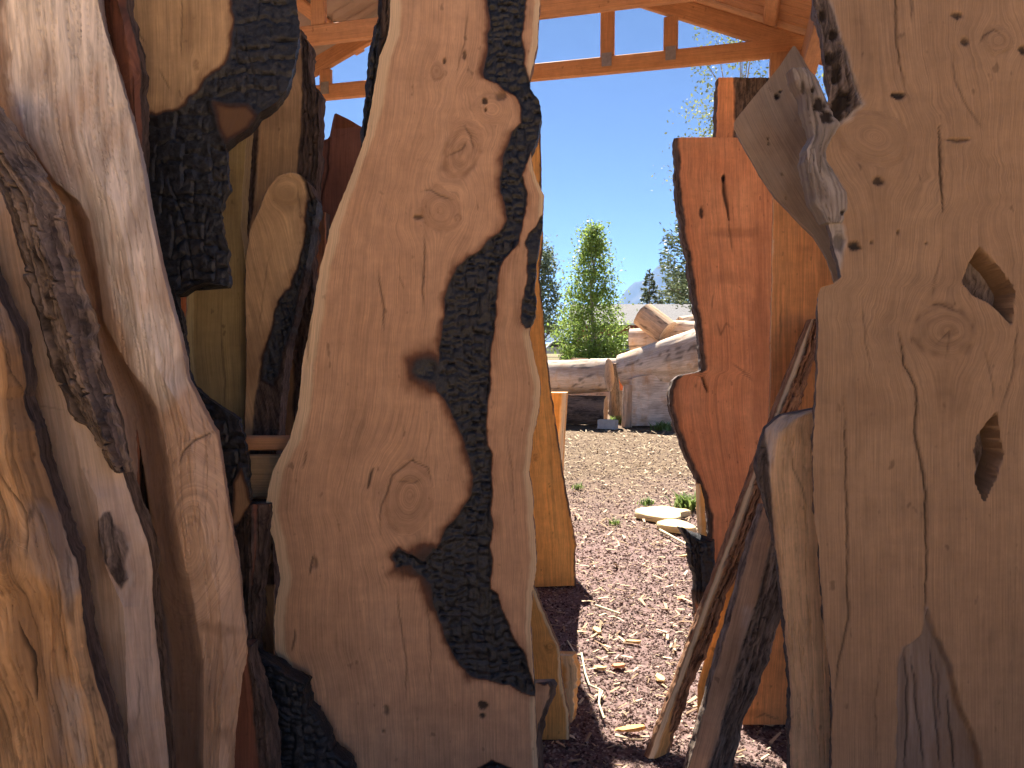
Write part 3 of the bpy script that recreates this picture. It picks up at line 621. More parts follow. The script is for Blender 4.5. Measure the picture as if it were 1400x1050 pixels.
# ------------------------------------------------------------------ left stack of leaning slabs
l1R = [(-60, 260), (-30, 340), (0, 412), (18, 450), (29, 490), (33, 528), (30, 545), (36, 565), (47, 590), (52, 630), (65, 675), (87, 725), (102, 765), (110, 810), (112, 845), (120, 895), (130, 935), (145, 975), (161, 1045), (240, 1500)]
slab('gnarled_slab', [[(-190, 260, -0.05), (-150, 700, -0.06), (-60, 1100, -0.06)], [(-110, 260, 0.03), (-40, 560, 0.04), (10, 800, 0.05), (45, 1050, 0.03)],
     [(x - 22, y, 0.012) for x, y in l1R], [(x, y, -0.03) for x, y in l1R]], plane(1.42, -0.12, 0.0), 'golden', 0.09, seed=31, hide=0.79, side_bark_shade=(0.4, 1.0), flare=(0, 0.0), rough=(1, 0.8), follow=0.75, wavy=0.02, feats=[  # full dark bark on the right side imitates the shadow gap
    ('gnarl', 0.006, 0.55), ('bump', 25, 770, 34, 40, 0.035), ('knot', 22, 770, 24, 36, 0, 0.10), ('bump', -5, 900, 40, 60, 0.03), ('bump', 8, 620, 30, 50, 0.015), ('bump', 75, 640, 18, 60, -0.014), ('bump', 55, 870, 16, 50, -0.02),
    ('grey', [(40, 690), (90, 700), (112, 800), (90, 830), (55, 780)], 12, 0.8), ('grey', [(70, 930), (110, 950), (120, 1050), (70, 1050)], 12, 0.7), ('grey', [(-40, 380), (10, 420), (20, 470), (-40, 450)], 10, 0.6),
    ('crack', [(2, 475), (12, 510), (28, 532), (32, 540)], 1.8, 0.008), ('crack', [(0, 640), (35, 700), (48, 760)], 1.5, 0.006), ('crack', [(28, 850), (42, 900), (48, 960)], 2.5, 0.010), ('crack', [(80, 780), (78, 850), (92, 930)], 1.2, 0.005), ('stain', 5, 640, 26, 30, 0, 0.5), ('stain', 0, 980, 40, 120, 0, 0.45), ('stain', 42, 830, 14, 60, 0, 0.4)],
     label='gnarled golden live-edge slab at the lower left corner, nearest of the left stack', cat='wood slab')
l2M = [(-60, 120), (-30, 200), (0, 245), (15, 270), (30, 320), (45, 370), (60, 430), (75, 480), (86, 525), (97, 570), (105, 605), (112, 640), (132, 680), (137, 715), (142, 760), (157, 800), (170, 830), (172, 875), (173, 950), (176, 1050), (200, 1450)]
l2R = [(-30, 120, -0.03), (0, 165, -0.03), (20, 190, -0.03), (37, 220, -0.03), (60, 255, -0.03), (75, 290, -0.04), (85, 340, -0.04), (100, 390, -0.04), (115, 430, -0.05), (120, 465, -0.05), (133, 520, -0.06), (148, 560, -0.06), (158, 590, -0.06), (164, 625, -0.06), (168, 645, -0.07), (181, 685, -0.08), (202, 740, -0.09), (209, 780, -0.10), (210, 825, -0.10), (215, 885, -0.10), (222, 950, -0.10), (231, 1050, -0.10), (260, 1450, -0.1)]
t = empty('barky_slab', (float(at(150, 700, 1.62)[0]) + 0.1, 1.62, 0), 'grey-brown sawn slab with flaky bark strip and a burl, second from lower left', 'wood slab')
slab('slab_body', [[(-130, 120, -0.02), (-40, 420, -0.02), (10, 545, -0.02), (45, 680, -0.02), (88, 800, -0.02), (120, 960, -0.02), (160, 1100, -0.02), (185, 1450, -0.02)], l2M, l2R], plane(1.62, -0.10, 0.0), 'weathered', 0.10, parent=t, seed=32, hide=0.78, side_bark_shade=(0.2, 1.0), flare=(0, 0.0), rough=(1, 0.8), wavy=0.008, feats=[  # dark right side likewise stands in for shade between the slabs
    ('allgrey', 0.45), ('bump', 160, 745, 16, 40, 0.018), ('stain', 160, 752, 44, 80, -8, 0.4), ('bark', [(137, 712), (143, 700), (152, 698), (160, 716), (172, 728), (178, 748), (174, 772), (176, 792), (167, 806), (158, 788), (147, 768), (140, 738)], 0.007), ('grey', [(137, 712), (150, 698), (172, 728), (178, 748), (176, 792), (167, 806), (147, 768)], 8, 0.55), ('crack', [(148, 712), (158, 740), (160, 775)], 1.5, .005), ('crack', [(166, 735), (168, 770)], 1.2, .004),
    ('grey', [(166, 735), (182, 740), (186, 790), (172, 820)], 6, 1.0), ('stain', 42, 465, 8, 26, 0, 0.4), ('crack', [(40, 552), (95, 562)], 0.6, 0.001), ('stain', 180, 1000, 16, 30, 0, 0.3), ('crack', [(186, 905), (190, 940), (188, 1000)], 1.0, 0.003), ('crack', [(200, 800), (204, 860), (210, 930)], 0.8, 0.003)])
slab('bark_strip', [[(x - 2, y, o + 0.008) for (x, y), o in zip(l2M[:9], [0] * 9)] + [(98, 545, 0.004), (112, 572, 0), (130, 600, -0.01), (147, 625, -0.03), (163, 645, -0.04)],
                    [(x * 0.5 + y_ * 0.5 + 4, yy, 0.022) for x, y_, yy in ((-60, -30, 120), (0, 0, 205), (15, 60, 262), (45, 95, 370), (75, 128, 480), (94, 146, 540), (128, 160, 600))] + [(165, 645, -0.02)],
                    [(x + 2, y, o + 0.004) for x, y, o in l2R[:15]]], plane(1.62, -0.10, 0.0), 'weathered', 0.02, parent=t, seed=33, to_ground=False, y1=646, rough=(1.2, 2.6), follow=0.9, feats=[('bark', [(-200, 0), (300, 0), (300, 700), (-200, 700)], 0.022), ('grey', [(90, 560), (150, 560), (170, 650), (120, 650)], 12, 0.8)])
l3R = [(118, -150), (132, 0), (145, 45), (160, 90), (175, 145), (187, 190), (197, 240), (207, 300), (220, 360), (235, 420), (247, 465), (257, 520), (266, 535), (280, 565), (297, 595), (303, 625), (315, 705), (327, 785), (335, 865), (339, 892), (332, 920), (323, 1000), (320, 1060)]
l3M = [(-20, -150), (8, 0), (15, 100), (35, 190), (75, 250), (110, 275), (125, 305), (134, 370), (142, 440), (175, 500), (200, 530), (215, 555), (225, 590), (235, 640), (245, 700), (257, 775), (267, 825), (272, 865), (280, 915), (279, 1060)]
l3L = [(-140, -150, -0.30), (-90, 0, -0.30), (-70, 180, -0.4), (20, 250, -0.5), (60, 340, -0.55), (90, 430, -0.6), (110, 520, -0.6), (140, 640, -0.6), (170, 760, -0.6), (185, 880, -0.6), (200, 1060, -0.6)]
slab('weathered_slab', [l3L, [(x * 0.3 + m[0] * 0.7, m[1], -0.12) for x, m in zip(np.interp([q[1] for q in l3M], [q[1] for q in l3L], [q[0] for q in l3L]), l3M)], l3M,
     [(a * 0.5 + m[0] * 0.5, m[1], 0.02) for a, m in zip(np.interp([q[1] for q in l3M], [q[1] for q in l3R], [q[0] for q in l3R]), l3M)], [(x, y, -0.015) for x, y in l3R]], plane(1.82, -0.08, 0.02), 'weathered', 0.12, seed=34, side_bark_shade=(0.2, 0.3), flare=(0, -0.01), rough=(1, 0.7), follow=0.5, wavy=0.014, feats=[
    ('grey', [(-60, -200), (150, -200), (200, 200), (225, 330), (262, 520), (225, 560), (190, 520), (120, 300), (30, 210), (-20, 100)], 14, 1.0), ('allgrey', 0.18), ('gnarl', 0.003, 0.25), ('tone', [(-200, -200)] + [(x - 4, y) for x, y in l3M] + [(-200, 1060)], 8, 0.6),  # tone polygon: shade of the deep gap painted onto the left facet
    ('knot', 262, 745, 62, 130, 6, 0.04), ('bump', 265, 700, 40, 90, 0.02), ('crack', [(247, 636), (252, 618), (268, 602), (294, 590)], 1.7, 0.007), ('stain', 308, 860, 52, 15, 8, 0.5), ('bump', 300, 955, 14, 30, 0.016), ('stain', 300, 1000, 20, 20, 0, 0.5), ('bump', 105, 330, 18, 50, 0.012), ('stain', 185, 300, 18, 70, 12, 0.4), ('stain', 60, 90, 40, 50, 20, 0.4), ('stain', 140, 215, 20, 60, 15, 0.3), ('stain', 250, 500, 20, 40, 10, 0.3)],
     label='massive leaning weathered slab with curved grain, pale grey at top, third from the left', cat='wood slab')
slab('bark_slab', [[(120, -120), (136, 0), (150, 60), (165, 120), (178, 190), (186, 260), (188, 400)], [(152, -120, 0.02), (160, 0, 0.03), (178, 60, 0.02), (184, 130, 0.025), (189, 240, 0.01), (191, 400, 0.0)], [(165, -120), (170, 10), (186, 55), (191, 100), (192, 200), (191, 400)]],
     plane(2.08, 0, 0.0), 'red', 0.06, seed=35, rough=(1, 1), feats=[('gnarl', 0.006, 0.6), ('knot', 172, 100, 8, 12, 0, 0.3), ('bump', 176, 60, 12, 25, 0.02)], label='narrow reddish-brown slab edge wedged between pale weathered slab and charred slab', cat='wood slab')
# charred slab behind the left stack
c1R = [(398, -140), (404, 0), (409, 28), (408, 48), (402, 84), (392, 120), (380, 138), (357, 152), (352, 160), (340, 174), (308, 198), (310, 216), (312, 252), (300, 288), (304, 320), (312, 340), (309, 360), (313, 386), (311, 394), (238, 404), (247, 432), (251, 465), (253, 500), (262, 528), (290, 550), (324, 573), (333, 600), (340, 640), (342, 688), (331, 708), (318, 730), (312, 800), (310, 1000)]
c1L = [(165, -140), (174, 0), (184, 52), (192, 100), (196, 160), (194, 200), (198, 260), (204, 320), (212, 380), (215, 405), (205, 560), (250, 700), (260, 1000)]
def jag(px, py):
    return 26 * (fbm(px / 13, px * 0 + 2, 9, 3) - 0.62) * np.exp(-((py - 398) / 14) ** 2) * ss(225, 245, px)
slab('charred_slab', [c1L, c1R], plane(2.2, -0.04, 0.06), 'tan', 0.07, seed=36, blocks=(0.085, 0.042), warp=jag, rough=(1, 1.6), flare=(0.004, 0.004), feats=[
    ('char', [(316, -160), (318, 40), (316, 76), (300, 94), (280, 108), (264, 128), (244, 148), (220, 156), (180, 154), (170, 420), (230, 1000), (440, 1000), (440, -160)], 9),
    ('uncar', [(290, 138), (340, 142), (354, 158), (342, 176), (308, 200), (297, 176)], 12), ('stain', 322, 165, 90, 80, 0, 0.85),
    ('uncar', [(318, 660), (330, 640), (345, 690), (330, 715), (316, 720)], 6),
    ('crack', [(250, -20), (248, 60), (250, 88)], 1.2, 0.004), ('crack', [(184, 36), (200, 62)], 1.0, 0.003), ('stain', 258, 40, 8, 60, 0, 0.35), ('crack', [(330, 40), (344, 100), (352, 150)], 1.6, 0.006), ('crack', [(230, 245), (255, 320), (262, 390)], 2.2, 0.010), ('crack', [(200, 262), (300, 288)], 2.2, 0.010),
    ('crack', [(215, 90), (235, 130)], 1, 0.002), ('knot', 269, 88, 4, 8, 0, 0.5)],
     label='burnt slab with golden top and cracked black charcoal lower half, upper left', cat='wood slab')
# slabs stacked farther back on the left
slab('olive_slab', [[(262, 90), (256, 300), (255, 420), (255, 480), (262, 540), (268, 700)], [(345, 90), (338, 175), (331, 260), (329, 310), (336, 360), (337, 525), (335, 620), (333, 700)]], plane(2.72, 0, 0.06), 'olive', 0.06, seed=41, rough=(1, .7), side_bark_shade=(0.6, 0.3),
     feats=[('stain', 318, 290, 22, 60, 0, 0.4), ('crack', [(300, 420), (306, 520), (304, 600)], 0.8, 0.002), ('sap', 8, 0), ('stain', 335, 450, 8, 140, 0, 0.5)], label='yellow-olive slab standing under the jagged end of the charred slab', cat='wood slab')
slab('bark_edged_slab', [[(330, 40), (336, 170), (332, 260), (330, 340), (330, 620)], [(350, 40), (352, 180), (348, 250), (338, 330), (336, 620)], [(408, 40, 0.01), (413, 117, 0.01), (409, 180, 0.01), (402, 250, 0.01), (398, 620, 0)], [(412, 46), (423, 60), (425, 112), (437, 126), (436, 200), (431, 280), (428, 350), (425, 620)]], plane(2.95, 0, 0.06), 'tan', 0.07, seed=42, step=2.0, rough=(1.2, 2.0),
     feats=[('bark', [(300, 0), (350, 0), (355, 180), (350, 255), (338, 330), (332, 700), (300, 700)], 0.010), ('bark', [(409, 0), (415, 117), (411, 180), (404, 250), (400, 700), (470, 700), (470, 0)], 0.014), ('stain', 380, 160, 40, 20, 0, 0.2), ('stain', 410, 80, 20, 30, 0, 0.5)], label='tan slab with dark bark strips on both edges, behind the rounded slab', cat='wood slab')
slab('rounded_slab', [[(394, 236), (380, 242), (365, 260), (350, 295), (341, 320), (336, 360), (337, 520), (334, 640), (332, 760)], [(398, 236, 0.005), (405, 240, 0.004), (416, 256, 0.004), (421, 282, 0.004), (413, 340, 0.004), (396, 390, 0.004), (380, 412, 0.004), (365, 465, 0.004), (352, 515, 0.004), (340, 640), (336, 760)], [(402, 236), (414, 241), (426, 255), (433, 275), (430, 300), (424, 335), (414, 392), (404, 430), (392, 480), (384, 540), (380, 610), (374, 760)]], plane(2.62, 0, 0.08), 'tan', 0.07, seed=43, step=2.0, rough=(0.8, 1.4), follow=0.3, tilt_grain=0.22,
     feats=[('bark', [(400, 225), (416, 250), (422, 282), (414, 340), (397, 390), (381, 412), (366, 465), (353, 515), (340, 640), (340, 800), (450, 800), (460, 225)], 0.008), ('char', [(440, 260), (424, 280), (416, 340), (399, 390), (384, 412), (375, 440), (368, 465), (355, 520), (375, 530), (395, 460), (412, 400)], 8), ('knot', 392, 262, 20, 18, 0, 0.05), ('crack', [(405, 250), (412, 300)], 0.7, 0.002), ('stain', 390, 270, 30, 26, 0, 0.35), ('crack', [(372, 330), (350, 470)], 0.7, 0.002), ('stain', 345, 480, 20, 90, 0, 0.4)],
     label='tan slab with rounded top and black scorched bark edge, left of the centre slab', cat='wood slab')
slab('split_top_slab', [[(430, 186), (431, 260), (436, 330), (432, 400), (430, 700)], [(446, 186), (450, 250), (448, 700)], [(520, 186), (520, 700)]], plane(3.2, 0, 0.06), 'red', 0.06, seed=44, rough=(1, 1), warp=lambda px, py: np.interp(px, [430, 436, 446, 451, 456, 458, 475, 492, 520], [8, 2, 6, -2, -28, -32, -24, -14, 0]) * np.exp(-np.maximum(py - 186, 0) / 30),
     feats=[('crack', [(451, 175), (447, 230), (436, 300)], 2.0, 0.008), ('stain', 470, 250, 40, 60, 0, 0.3)], label='purplish-brown slab with a split peaked top, just left of the centre slab against the sky', cat='wood slab')
slab('rough_red_slab', [[(402, 290), (398, 420), (385, 560), (380, 700)], [(445, 290), (442, 700)]], plane(3.05, 0, 0.05), 'cedar', 0.06, seed=45, rough=(2, 1), feats=[('gnarl', 0.006, 0.35)], label='rough orange-red slab showing as a sliver beside the centre slab', cat='wood slab')
slab('amber_back_slab', [[(218, 330), (222, 700)], [(300, 330), (300, 700)]], plane(3.15, 0, 0.05), 'amber', 0.06, seed=49, rough=(1, 1), label='orange slab glimpsed through the slit left of the olive slab', cat='wood slab')
# rack rail, planks and offcuts low down on the left
def board(name, x0, x1, y0, y1, Y, dep, mat, label, cat, seed=0, yaw=0.0, group=None):
    a, c = at(x0, (y0 + y1) / 2, Y), at(x1, (y0 + y1) / 2, Y + yaw); h = abs(at(x0, y0, Y)[2] - at(x0, y1, Y)[2])
    me = beam_mesh(name, a, c, dep, h, seed=seed); o = link(name, me, M[mat], None, tuple(float(q) for q in (a + c) / 2 - np.array([0, 0, h / 2])))
    return tag(o, label, cat, group)
zr = float(at(360, 615, 2.5)[2])
t = empty('slab_rack', (float(at(330, 600, 2.5)[0]), 2.5, 0), 'low timber rack rail between the left stack and the centre slab', 'rack')
part('rail', at(240, 605, 2.5), at(440, 605, 2.5), 0.05, 0.045, parent=t, seed=3)
part('face_board', at(250, 651, 2.5), at(440, 651, 2.5), 0.03, 0.145, parent=t, seed=5, mat='tan')
for px in (262, 432):
    p = at(px, 640, 2.545); part('leg', (p[0], p[1], 0), (p[0], p[1], zr + 0.02), 0.05, 0.05, up=(0, 1, 0), parent=t, seed=px)
slab('bark_offcut', [[(322, 690), (326, 780), (330, 872), (332, 1000)], [(345, 690, 0.03), (343, 800, 0.03), (338, 872, 0.02), (336, 1000)], [(367, 690), (360, 780), (350, 872), (346, 1000)]], plane(2.35, 0, 0.0), 'red', 0.05, seed=46, rough=(1, 2), feats=[('bark', [(300, 600), (342, 600), (350, 760), (344, 800), (360, 600), (420, 600), (420, 1200), (348, 1200), (345, 1000), (300, 1200)], 0.012), ('crack', [(345, 780), (352, 830)], 1.5, 0.005)], label='dark bark-covered offcut leaning under the rack rail', cat='wood offcut')
zz = 0.0
for i, (y0, y1, mt) in enumerate(((960, 925, 'orange'), (924, 885, 'frame'), (884, 838, 'cedar'), (836, 790, 'orange'), (788, 770, 'frame'), (768, 715, 'orange'))):
    hh = (0.12, 0.12, 0.14, 0.14, 0.055, 0.15)[i]
    c = at(372, 800, 3.3); a = np.array([c[0] - 0.5, 3.3 + 0.03 * (i % 2), zz + hh / 2]); q = a + np.array([0.75, 0.05, 0])
    me = beam_mesh('stacked_beam', a, q, 0.14 + 0.1 * (i == 4), hh - 0.006, seed=50 + i)
    words = ('lowest', 'second', 'third', 'fourth', 'thin fifth', 'topmost')[i]
    tag(link('stacked_beam', me, M[mt], None, (float((a + q)[0] / 2), float((a + q)[1] / 2), zz)), words + ' of the orange beams stacked behind the centre slab, counted upwards', 'beam', 'orange beams stacked behind the centre slab'); zz += hh
slab('brown_offcut', [[(300, 872), (302, 960), (300, 1060)], [(338, 900), (345, 960), (352, 1060)], [(341, 893), (356, 950), (367, 987), (373, 1060)]], plane(2.05, -0.05, 0), 'red', 0.06, seed=47, rough=(1, 1.2), feats=[('bark', [(341, 880), (338, 905), (346, 960), (354, 1060), (420, 1060), (400, 880)], 0.010)], top=885, label='brown bark-edged offcut at the foot of the weathered slab', cat='wood offcut')
slab('charcoal_chunk', [[(330, 898), (326, 1000), (320, 1060)], [(340, 898), (372, 912), (394, 928), (415, 936), (418, 971), (431, 984), (444, 1003), (450, 1029), (472, 1045), (482, 1080), (490, 1200)]], plane(2.26, 0, 0), 'tan', 0.06, seed=48, rough=(1, 2.6), feats=[('char', [(100, 800), (700, 800), (700, 1300), (100, 1300)], 4)], label='blackened charcoal chunk leaning on the lower left corner of the centre slab', cat='wood offcut')

# unseen slabs added beside and behind the stacks to block skylight
def light_block_slab(name, x, y, yaw, wid, hgt, mat, label, seed, th=0.08):
    n, m_ = 90, 28; v = np.linspace(0, hgt, n); L_ = -wid / 2 + 0.10 * (fbm(v * 2.2, v * 0, seed, 4) - 0.5); R_ = wid / 2 + 0.10 * (fbm(v * 2.2, v * 0 + 3, seed + 1, 4) - 0.5)
    t_ = np.linspace(0, 1, m_); U = L_[:, None] * (1 - t_) + R_[:, None] * t_; Vv = np.repeat(v[:, None], m_, 1); c, s_ = math.cos(yaw), math.sin(yaw)
    out = []
    for sg in (1, -1):
        W = sg * (th / 2 + 0.006 * (fbm(U * 3, Vv * 2, seed + 2, 3) - 0.5)); out.append(np.stack([x + U * c - W * s_, y + U * s_ + W * c, Vv], -1))
    ring = np.concatenate([out[0], out[1][:, ::-1]], 1); k = ring.shape[1]; idx = np.arange(n * k).reshape(n, k)
    Q = np.stack([idx[:-1], np.roll(idx[:-1], -1, 1), np.roll(idx[1:], -1, 1), idx[1:]], -1).reshape(-1, 4)[:, ::-1]
    G = np.stack([np.concatenate([U, U[:, ::-1]], 1), np.concatenate([Vv, Vv], 1), np.full((n, k), seed)], -1).reshape(-1, 3); z = np.zeros(n * k)
    bk = np.zeros((n, k)); bk[:, [0, 1, m_ - 2, m_ - 1, m_, m_ + 1, k - 2, k - 1]] = 0.8
    me = rawmesh(name, ring.reshape(-1, 3), Q, [list(idx[0]), list(idx[-1][::-1])], attrs=dict(grain=G, char=z, sap=z, crack=z, knot=z, bark=bk.ravel(), grey=z), angle=60)
    tag(link(name, me, M[mat], None, (x, y, 0)), label, 'wood slab')
light_block_slab('blocker_slab', -1.30, 0.85, R(82), 0.95, 3.3, 'red', 'tall reddish slab added out of view left of the gnarled slab to block skylight', 81)
light_block_slab('blocker_slab', -1.28, -0.15, R(88), 0.95, 3.2, 'red', 'reddish slab added out of view farther back on the left to block skylight', 82)
light_block_slab('blocker_slab', -1.80, 2.05, R(8), 0.95, 3.3, 'weathered', 'weathered slab added unseen behind the left stack to block skylight', 85)
light_block_slab('blocker_slab', -1.75, 2.75, R(-6), 0.95, 3.2, 'red', 'reddish slab added unseen hindmost in the left stack to block skylight', 86)
light_block_slab('blocker_slab', -2.55, 1.5, R(60), 1.0, 3.2, 'red', 'reddish slab added unseen at the far side of the left stack to block skylight', 87)
light_block_slab('blocker_slab', 1.72, 1.15, R(-80), 0.80, 2.8, 'right', 'brown slab added out of view right of the knotty slab to block skylight', 83)
light_block_slab('blocker_slab', 1.60, 0.20, R(-88), 0.75, 2.6, 'center', 'pinkish slab added out of view farther back on the right to block skylight', 84)

# ------------------------------------------------------------------ orange slab and offcuts right of the centre slab
slab('orange_slab', [[(652, 137), (640, 300), (646, 450), (632, 640), (636, 790)], [(738, 137), (740, 200), (741, 260), (743, 330), (738, 380), (743, 420), (746, 468), (755, 540), (764, 600), (773, 660), (782, 708), (789, 747), (787, 752), (788, 790)]], plane(4.75, 0.1, 0.06), 'orange', 0.07, seed=51, rough=(1, 0.7), flare=(0.0, 0.0), side_bark_shade=(0.5, 0.5), wavy=0.02,
     feats=[('knot', 732, 625, 4, 5, 0, 0.5), ('rim', 0, 2.5), ('spot', 746, 664, 1.5, 2, .6), ('spot', 752, 665, 1.5, 2, .6), ('crack', [(748, 560), (757, 680), (760, 780)], 0.5, 0.002)], label='bright orange slab half hidden behind the right edge of the centre slab', cat='wood slab')
p = at(765, 560, 5.3)
t = slab('pale_ended_plank', [[(752, 537), (750, 640)], [(769, 537, 0.0), (764, 640, 0.0)], [(774, 537, -0.05), (768, 640, -0.05)]], plane(5.3, 0, 0), 'orange', 0.10, seed=52, side_bark_shade=(0, 0), feats=[('sap', 0, 6)], rough=(.3, .3), label='short upright plank with a pale sawn edge behind the orange slab', cat='plank')
slab('knotty_offcut', [[(690, 798), (690, 1000)], [(728, 798), (741, 834), (764, 885), (767, 918), (772, 950), (777, 976)]], plane(3.02, 0, 0.12), 'orange', 0.04, seed=53, rough=(1, 1.0), flare=(0, 0.006), side_bark_shade=(0, 0.8), feats=[('knot', 752, 884, 9, 8, 0, 0.3), ('sap', 0, 4), ('crack', [(742, 910), (760, 930)], 0.6, 0.001)], label='pale orange offcut with a round knot at the foot of the centre slab', cat='wood offcut')
slab('splintered_offcut', [[(762, 897), (762, 960)], [(786, 899), (788, 925), (785, 960)]], plane(3.12, 0, 0.1), 'orange', 0.06, seed=54, rough=(1, 3), side_bark_shade=(0, 0), feats=[('sap', 0, 14), ('gnarl', 0.006, 0.3)], label='splintered orange offcut peeking from behind the knotty offcut', cat='wood offcut')
slab('hooked_offcut', [[(722, 934), (724, 990), (726, 1020)], [(750, 930), (755, 940), (752, 955), (745, 972), (738, 990), (735, 1020)]], plane(2.55, 0, 0.1), 'center', 0.03, seed=55, rough=(1, 0.8), side_bark_shade=(0, 1), feats=[('rim', 0, 1.5), ('char', [(720, 925), (745, 934), (752, 928), (752, 922), (720, 915)], 3)], label='small hooked offcut with dark edge beside the centre slab foot', cat='wood offcut')

# ------------------------------------------------------------------ slabs right of the gap
b1L = [(922, 188), (923, 210), (925, 270), (932, 318), (940, 350), (945, 390), (951, 430), (958, 478), (960, 506), (955, 509), (942, 510.5), (931, 512.5), (922, 520), (917, 532), (914, 554), (924, 589), (939, 625), (957, 666), (968, 702), (970, 760), (958, 800), (952, 860)]
b1I = [(930, 188), (934, 254), (940, 306), (952, 334), (956, 374), (957, 430), (963, 478), (965, 506), (960, 510), (947, 512.5), (934, 515), (926, 522), (921, 534), (918, 554), (927, 589), (943, 625), (961, 666), (971, 702), (974, 760), (964, 820), (955, 860)]
slab('forked_slab', [b1L, b1I, [(1085, 188), (1085, 860)]], plane(4.1, 0.0, 0.08), 'cedar', 0.08, seed=61, step=2.0, rough=(1.3, 1), flare=(0.01, 0.0), wavy=0.015,
     feats=[('rim', 6.5, 0), ('crack', [(989, 240), (990, 262), (996, 300)], 4.5, 0.015), ('spot', 989, 244, 4, 7, 1), ('spot', 958, 290, 4.5, 10, 0.9), ('crack', [(996, 300), (1001, 345)], 1.2, 0.004), ('stain', 1010, 318, 50, 10, 0, 0.4), ('stain', 1000, 380, 50, 14, 0, 0.3), ('stain', 1040, 440, 20, 180, 0, 0.4), ('stain', 1045, 560, 30, 60, 0, 0.4), ('crack', [(977, 435), (985, 458), (992, 442), (1004, 452)], 1.1, 0.002), ('crack', [(1000, 496), (1014, 506), (1030, 522)], 1.1, 0.002), ('crack', [(948, 380), (954, 412)], 1.0, 0.002), ('crack', [(976, 400), (973, 425)], 1.0, 0.002), ('bump', 930, 560, 14, 30, 0.02), ('crack', [(958, 508), (962, 524), (968, 536)], 3.5, 0.02), ('stain', 1000, 275, 14, 60, 0, .2)],
     label='reddish-brown slab with dark bark edge and rounded side lobe, right of the gap', cat='wood slab')
slab('scorched_bark_offcut', [[(930, 722), (944, 742), (948, 780), (953, 815), (952, 830), (956, 862)], [(958, 726), (960, 790), (964, 862)], [(975, 722), (975, 862)]], plane(3.95, 0, 0.02), 'red', 0.05, seed=62, rough=(2.2, 1), feats=[('bark', [(900, 700), (990, 700), (990, 818), (966, 822), (960, 835), (950, 820), (900, 800)], 0.012), ('char', [(900, 700), (990, 700), (990, 800), (940, 805)], 10)], warp=lambda px, py: np.interp(px, [925, 935, 942, 952, 975], [0, -1, 6, 18, 18]) * np.exp(-np.maximum(py - 722, 0) / 20), label='black scorched bark offcut at the foot of the lobed slab', cat='wood offcut')
slab('orange_chip_slab', [[(951, 662), (952, 700), (955, 742), (956, 800)], [(957, 662), (963, 685), (966, 742), (966, 800)]], plane(4.02, 0, 0), 'orange', 0.04, seed=63, rough=(.6, 1), side_bark_shade=(0, .6), feats=[('sap', 5, 0)], flare=(0, 0), label='small orange sliver of wood between the bark edge and the gravel', cat='wood offcut')
slab('straight_orange_slab', [[(1057, 230), (1056, 300), (1054, 430), (1052, 560), (1048, 700), (1038, 860), (1024, 930), (1013, 985)], [(1160, 230), (1160, 985)]], plane(3.06, 0, 0.07), 'amber', 0.06, seed=64, rough=(0.7, 1), flare=(0, 0), side_bark_shade=(0.3, 0.3), feats=[('sap', 0.8, 0), ('stain', 1100, 340, 30, 10, 0, .25), ('crack', [(1026, 984), (1045, 976), (1066, 985)], 1.0, 0.002), ('stain', 1030, 975, 30, 8, 0, .4), ('crack', [(1068, 330), (1066, 500)], 0.6, 0.002)], label='plain orange slab standing behind the leaning strips on the right', cat='wood slab')
slab('square_top_slab', [[(983, 112), (981, 125), (980, 190), (980, 900)], [(1000, 106, .01), (1003, 190, .01), (1003, 900)], [(1003, 107), (1004, 190), (1004, 900)], [(1050, 104), (1050, 900)]], plane(4.55, 0, 0.05), 'cedar', 0.08, seed=65, top=106, rough=(1, 1), feats=[('bark', [(1003, 100), (1060, 100), (1060, 300), (1004, 300)], 0.012)], label='red-brown slab end with barky right side, highest behind the lobed slab', cat='wood slab')
slab('pointed_slab', [[(1084, 63), (1062, 95), (1030, 133), (1003, 168), (1004, 178), (1016, 198), (1034, 232), (1058, 266), (1090, 300), (1112, 321), (1130, 352), (1145, 400), (1150, 520)], [(1087, 63), (1098, 80), (1112, 105), (1130, 140), (1180, 200), (1300, 330), (1300, 520)]], plane(2.36, -0.05, 0.04), 'greytan', 0.06, seed=66, rough=(0.6, 0.6), side_bark_shade=(0.2, 0), flare=(0.002, 0), follow=0.1, tilt_grain=0.5, feats=[('allgrey', 0.35), ('spot', 1063, 132, 5, 6, 1), ('spot', 1067, 125, 4, 3, .8), ('spot', 1050, 190, 2, 3, .9), ('spot', 1051, 196, 2, 3, .9), ('spot', 1069, 238, 3, 3, .5), ('spot', 1074, 272, 2, 3, .5), ('stain', 1100, 280, 40, 60, -30, .25), ('crack', [(1050, 118), (1056, 126)], .8, .002), ('stain', 1095, 180, 30, 60, 0, .25)], label='grey-tan slab cut to a point, leaning behind the knotty slab edge', cat='wood slab')
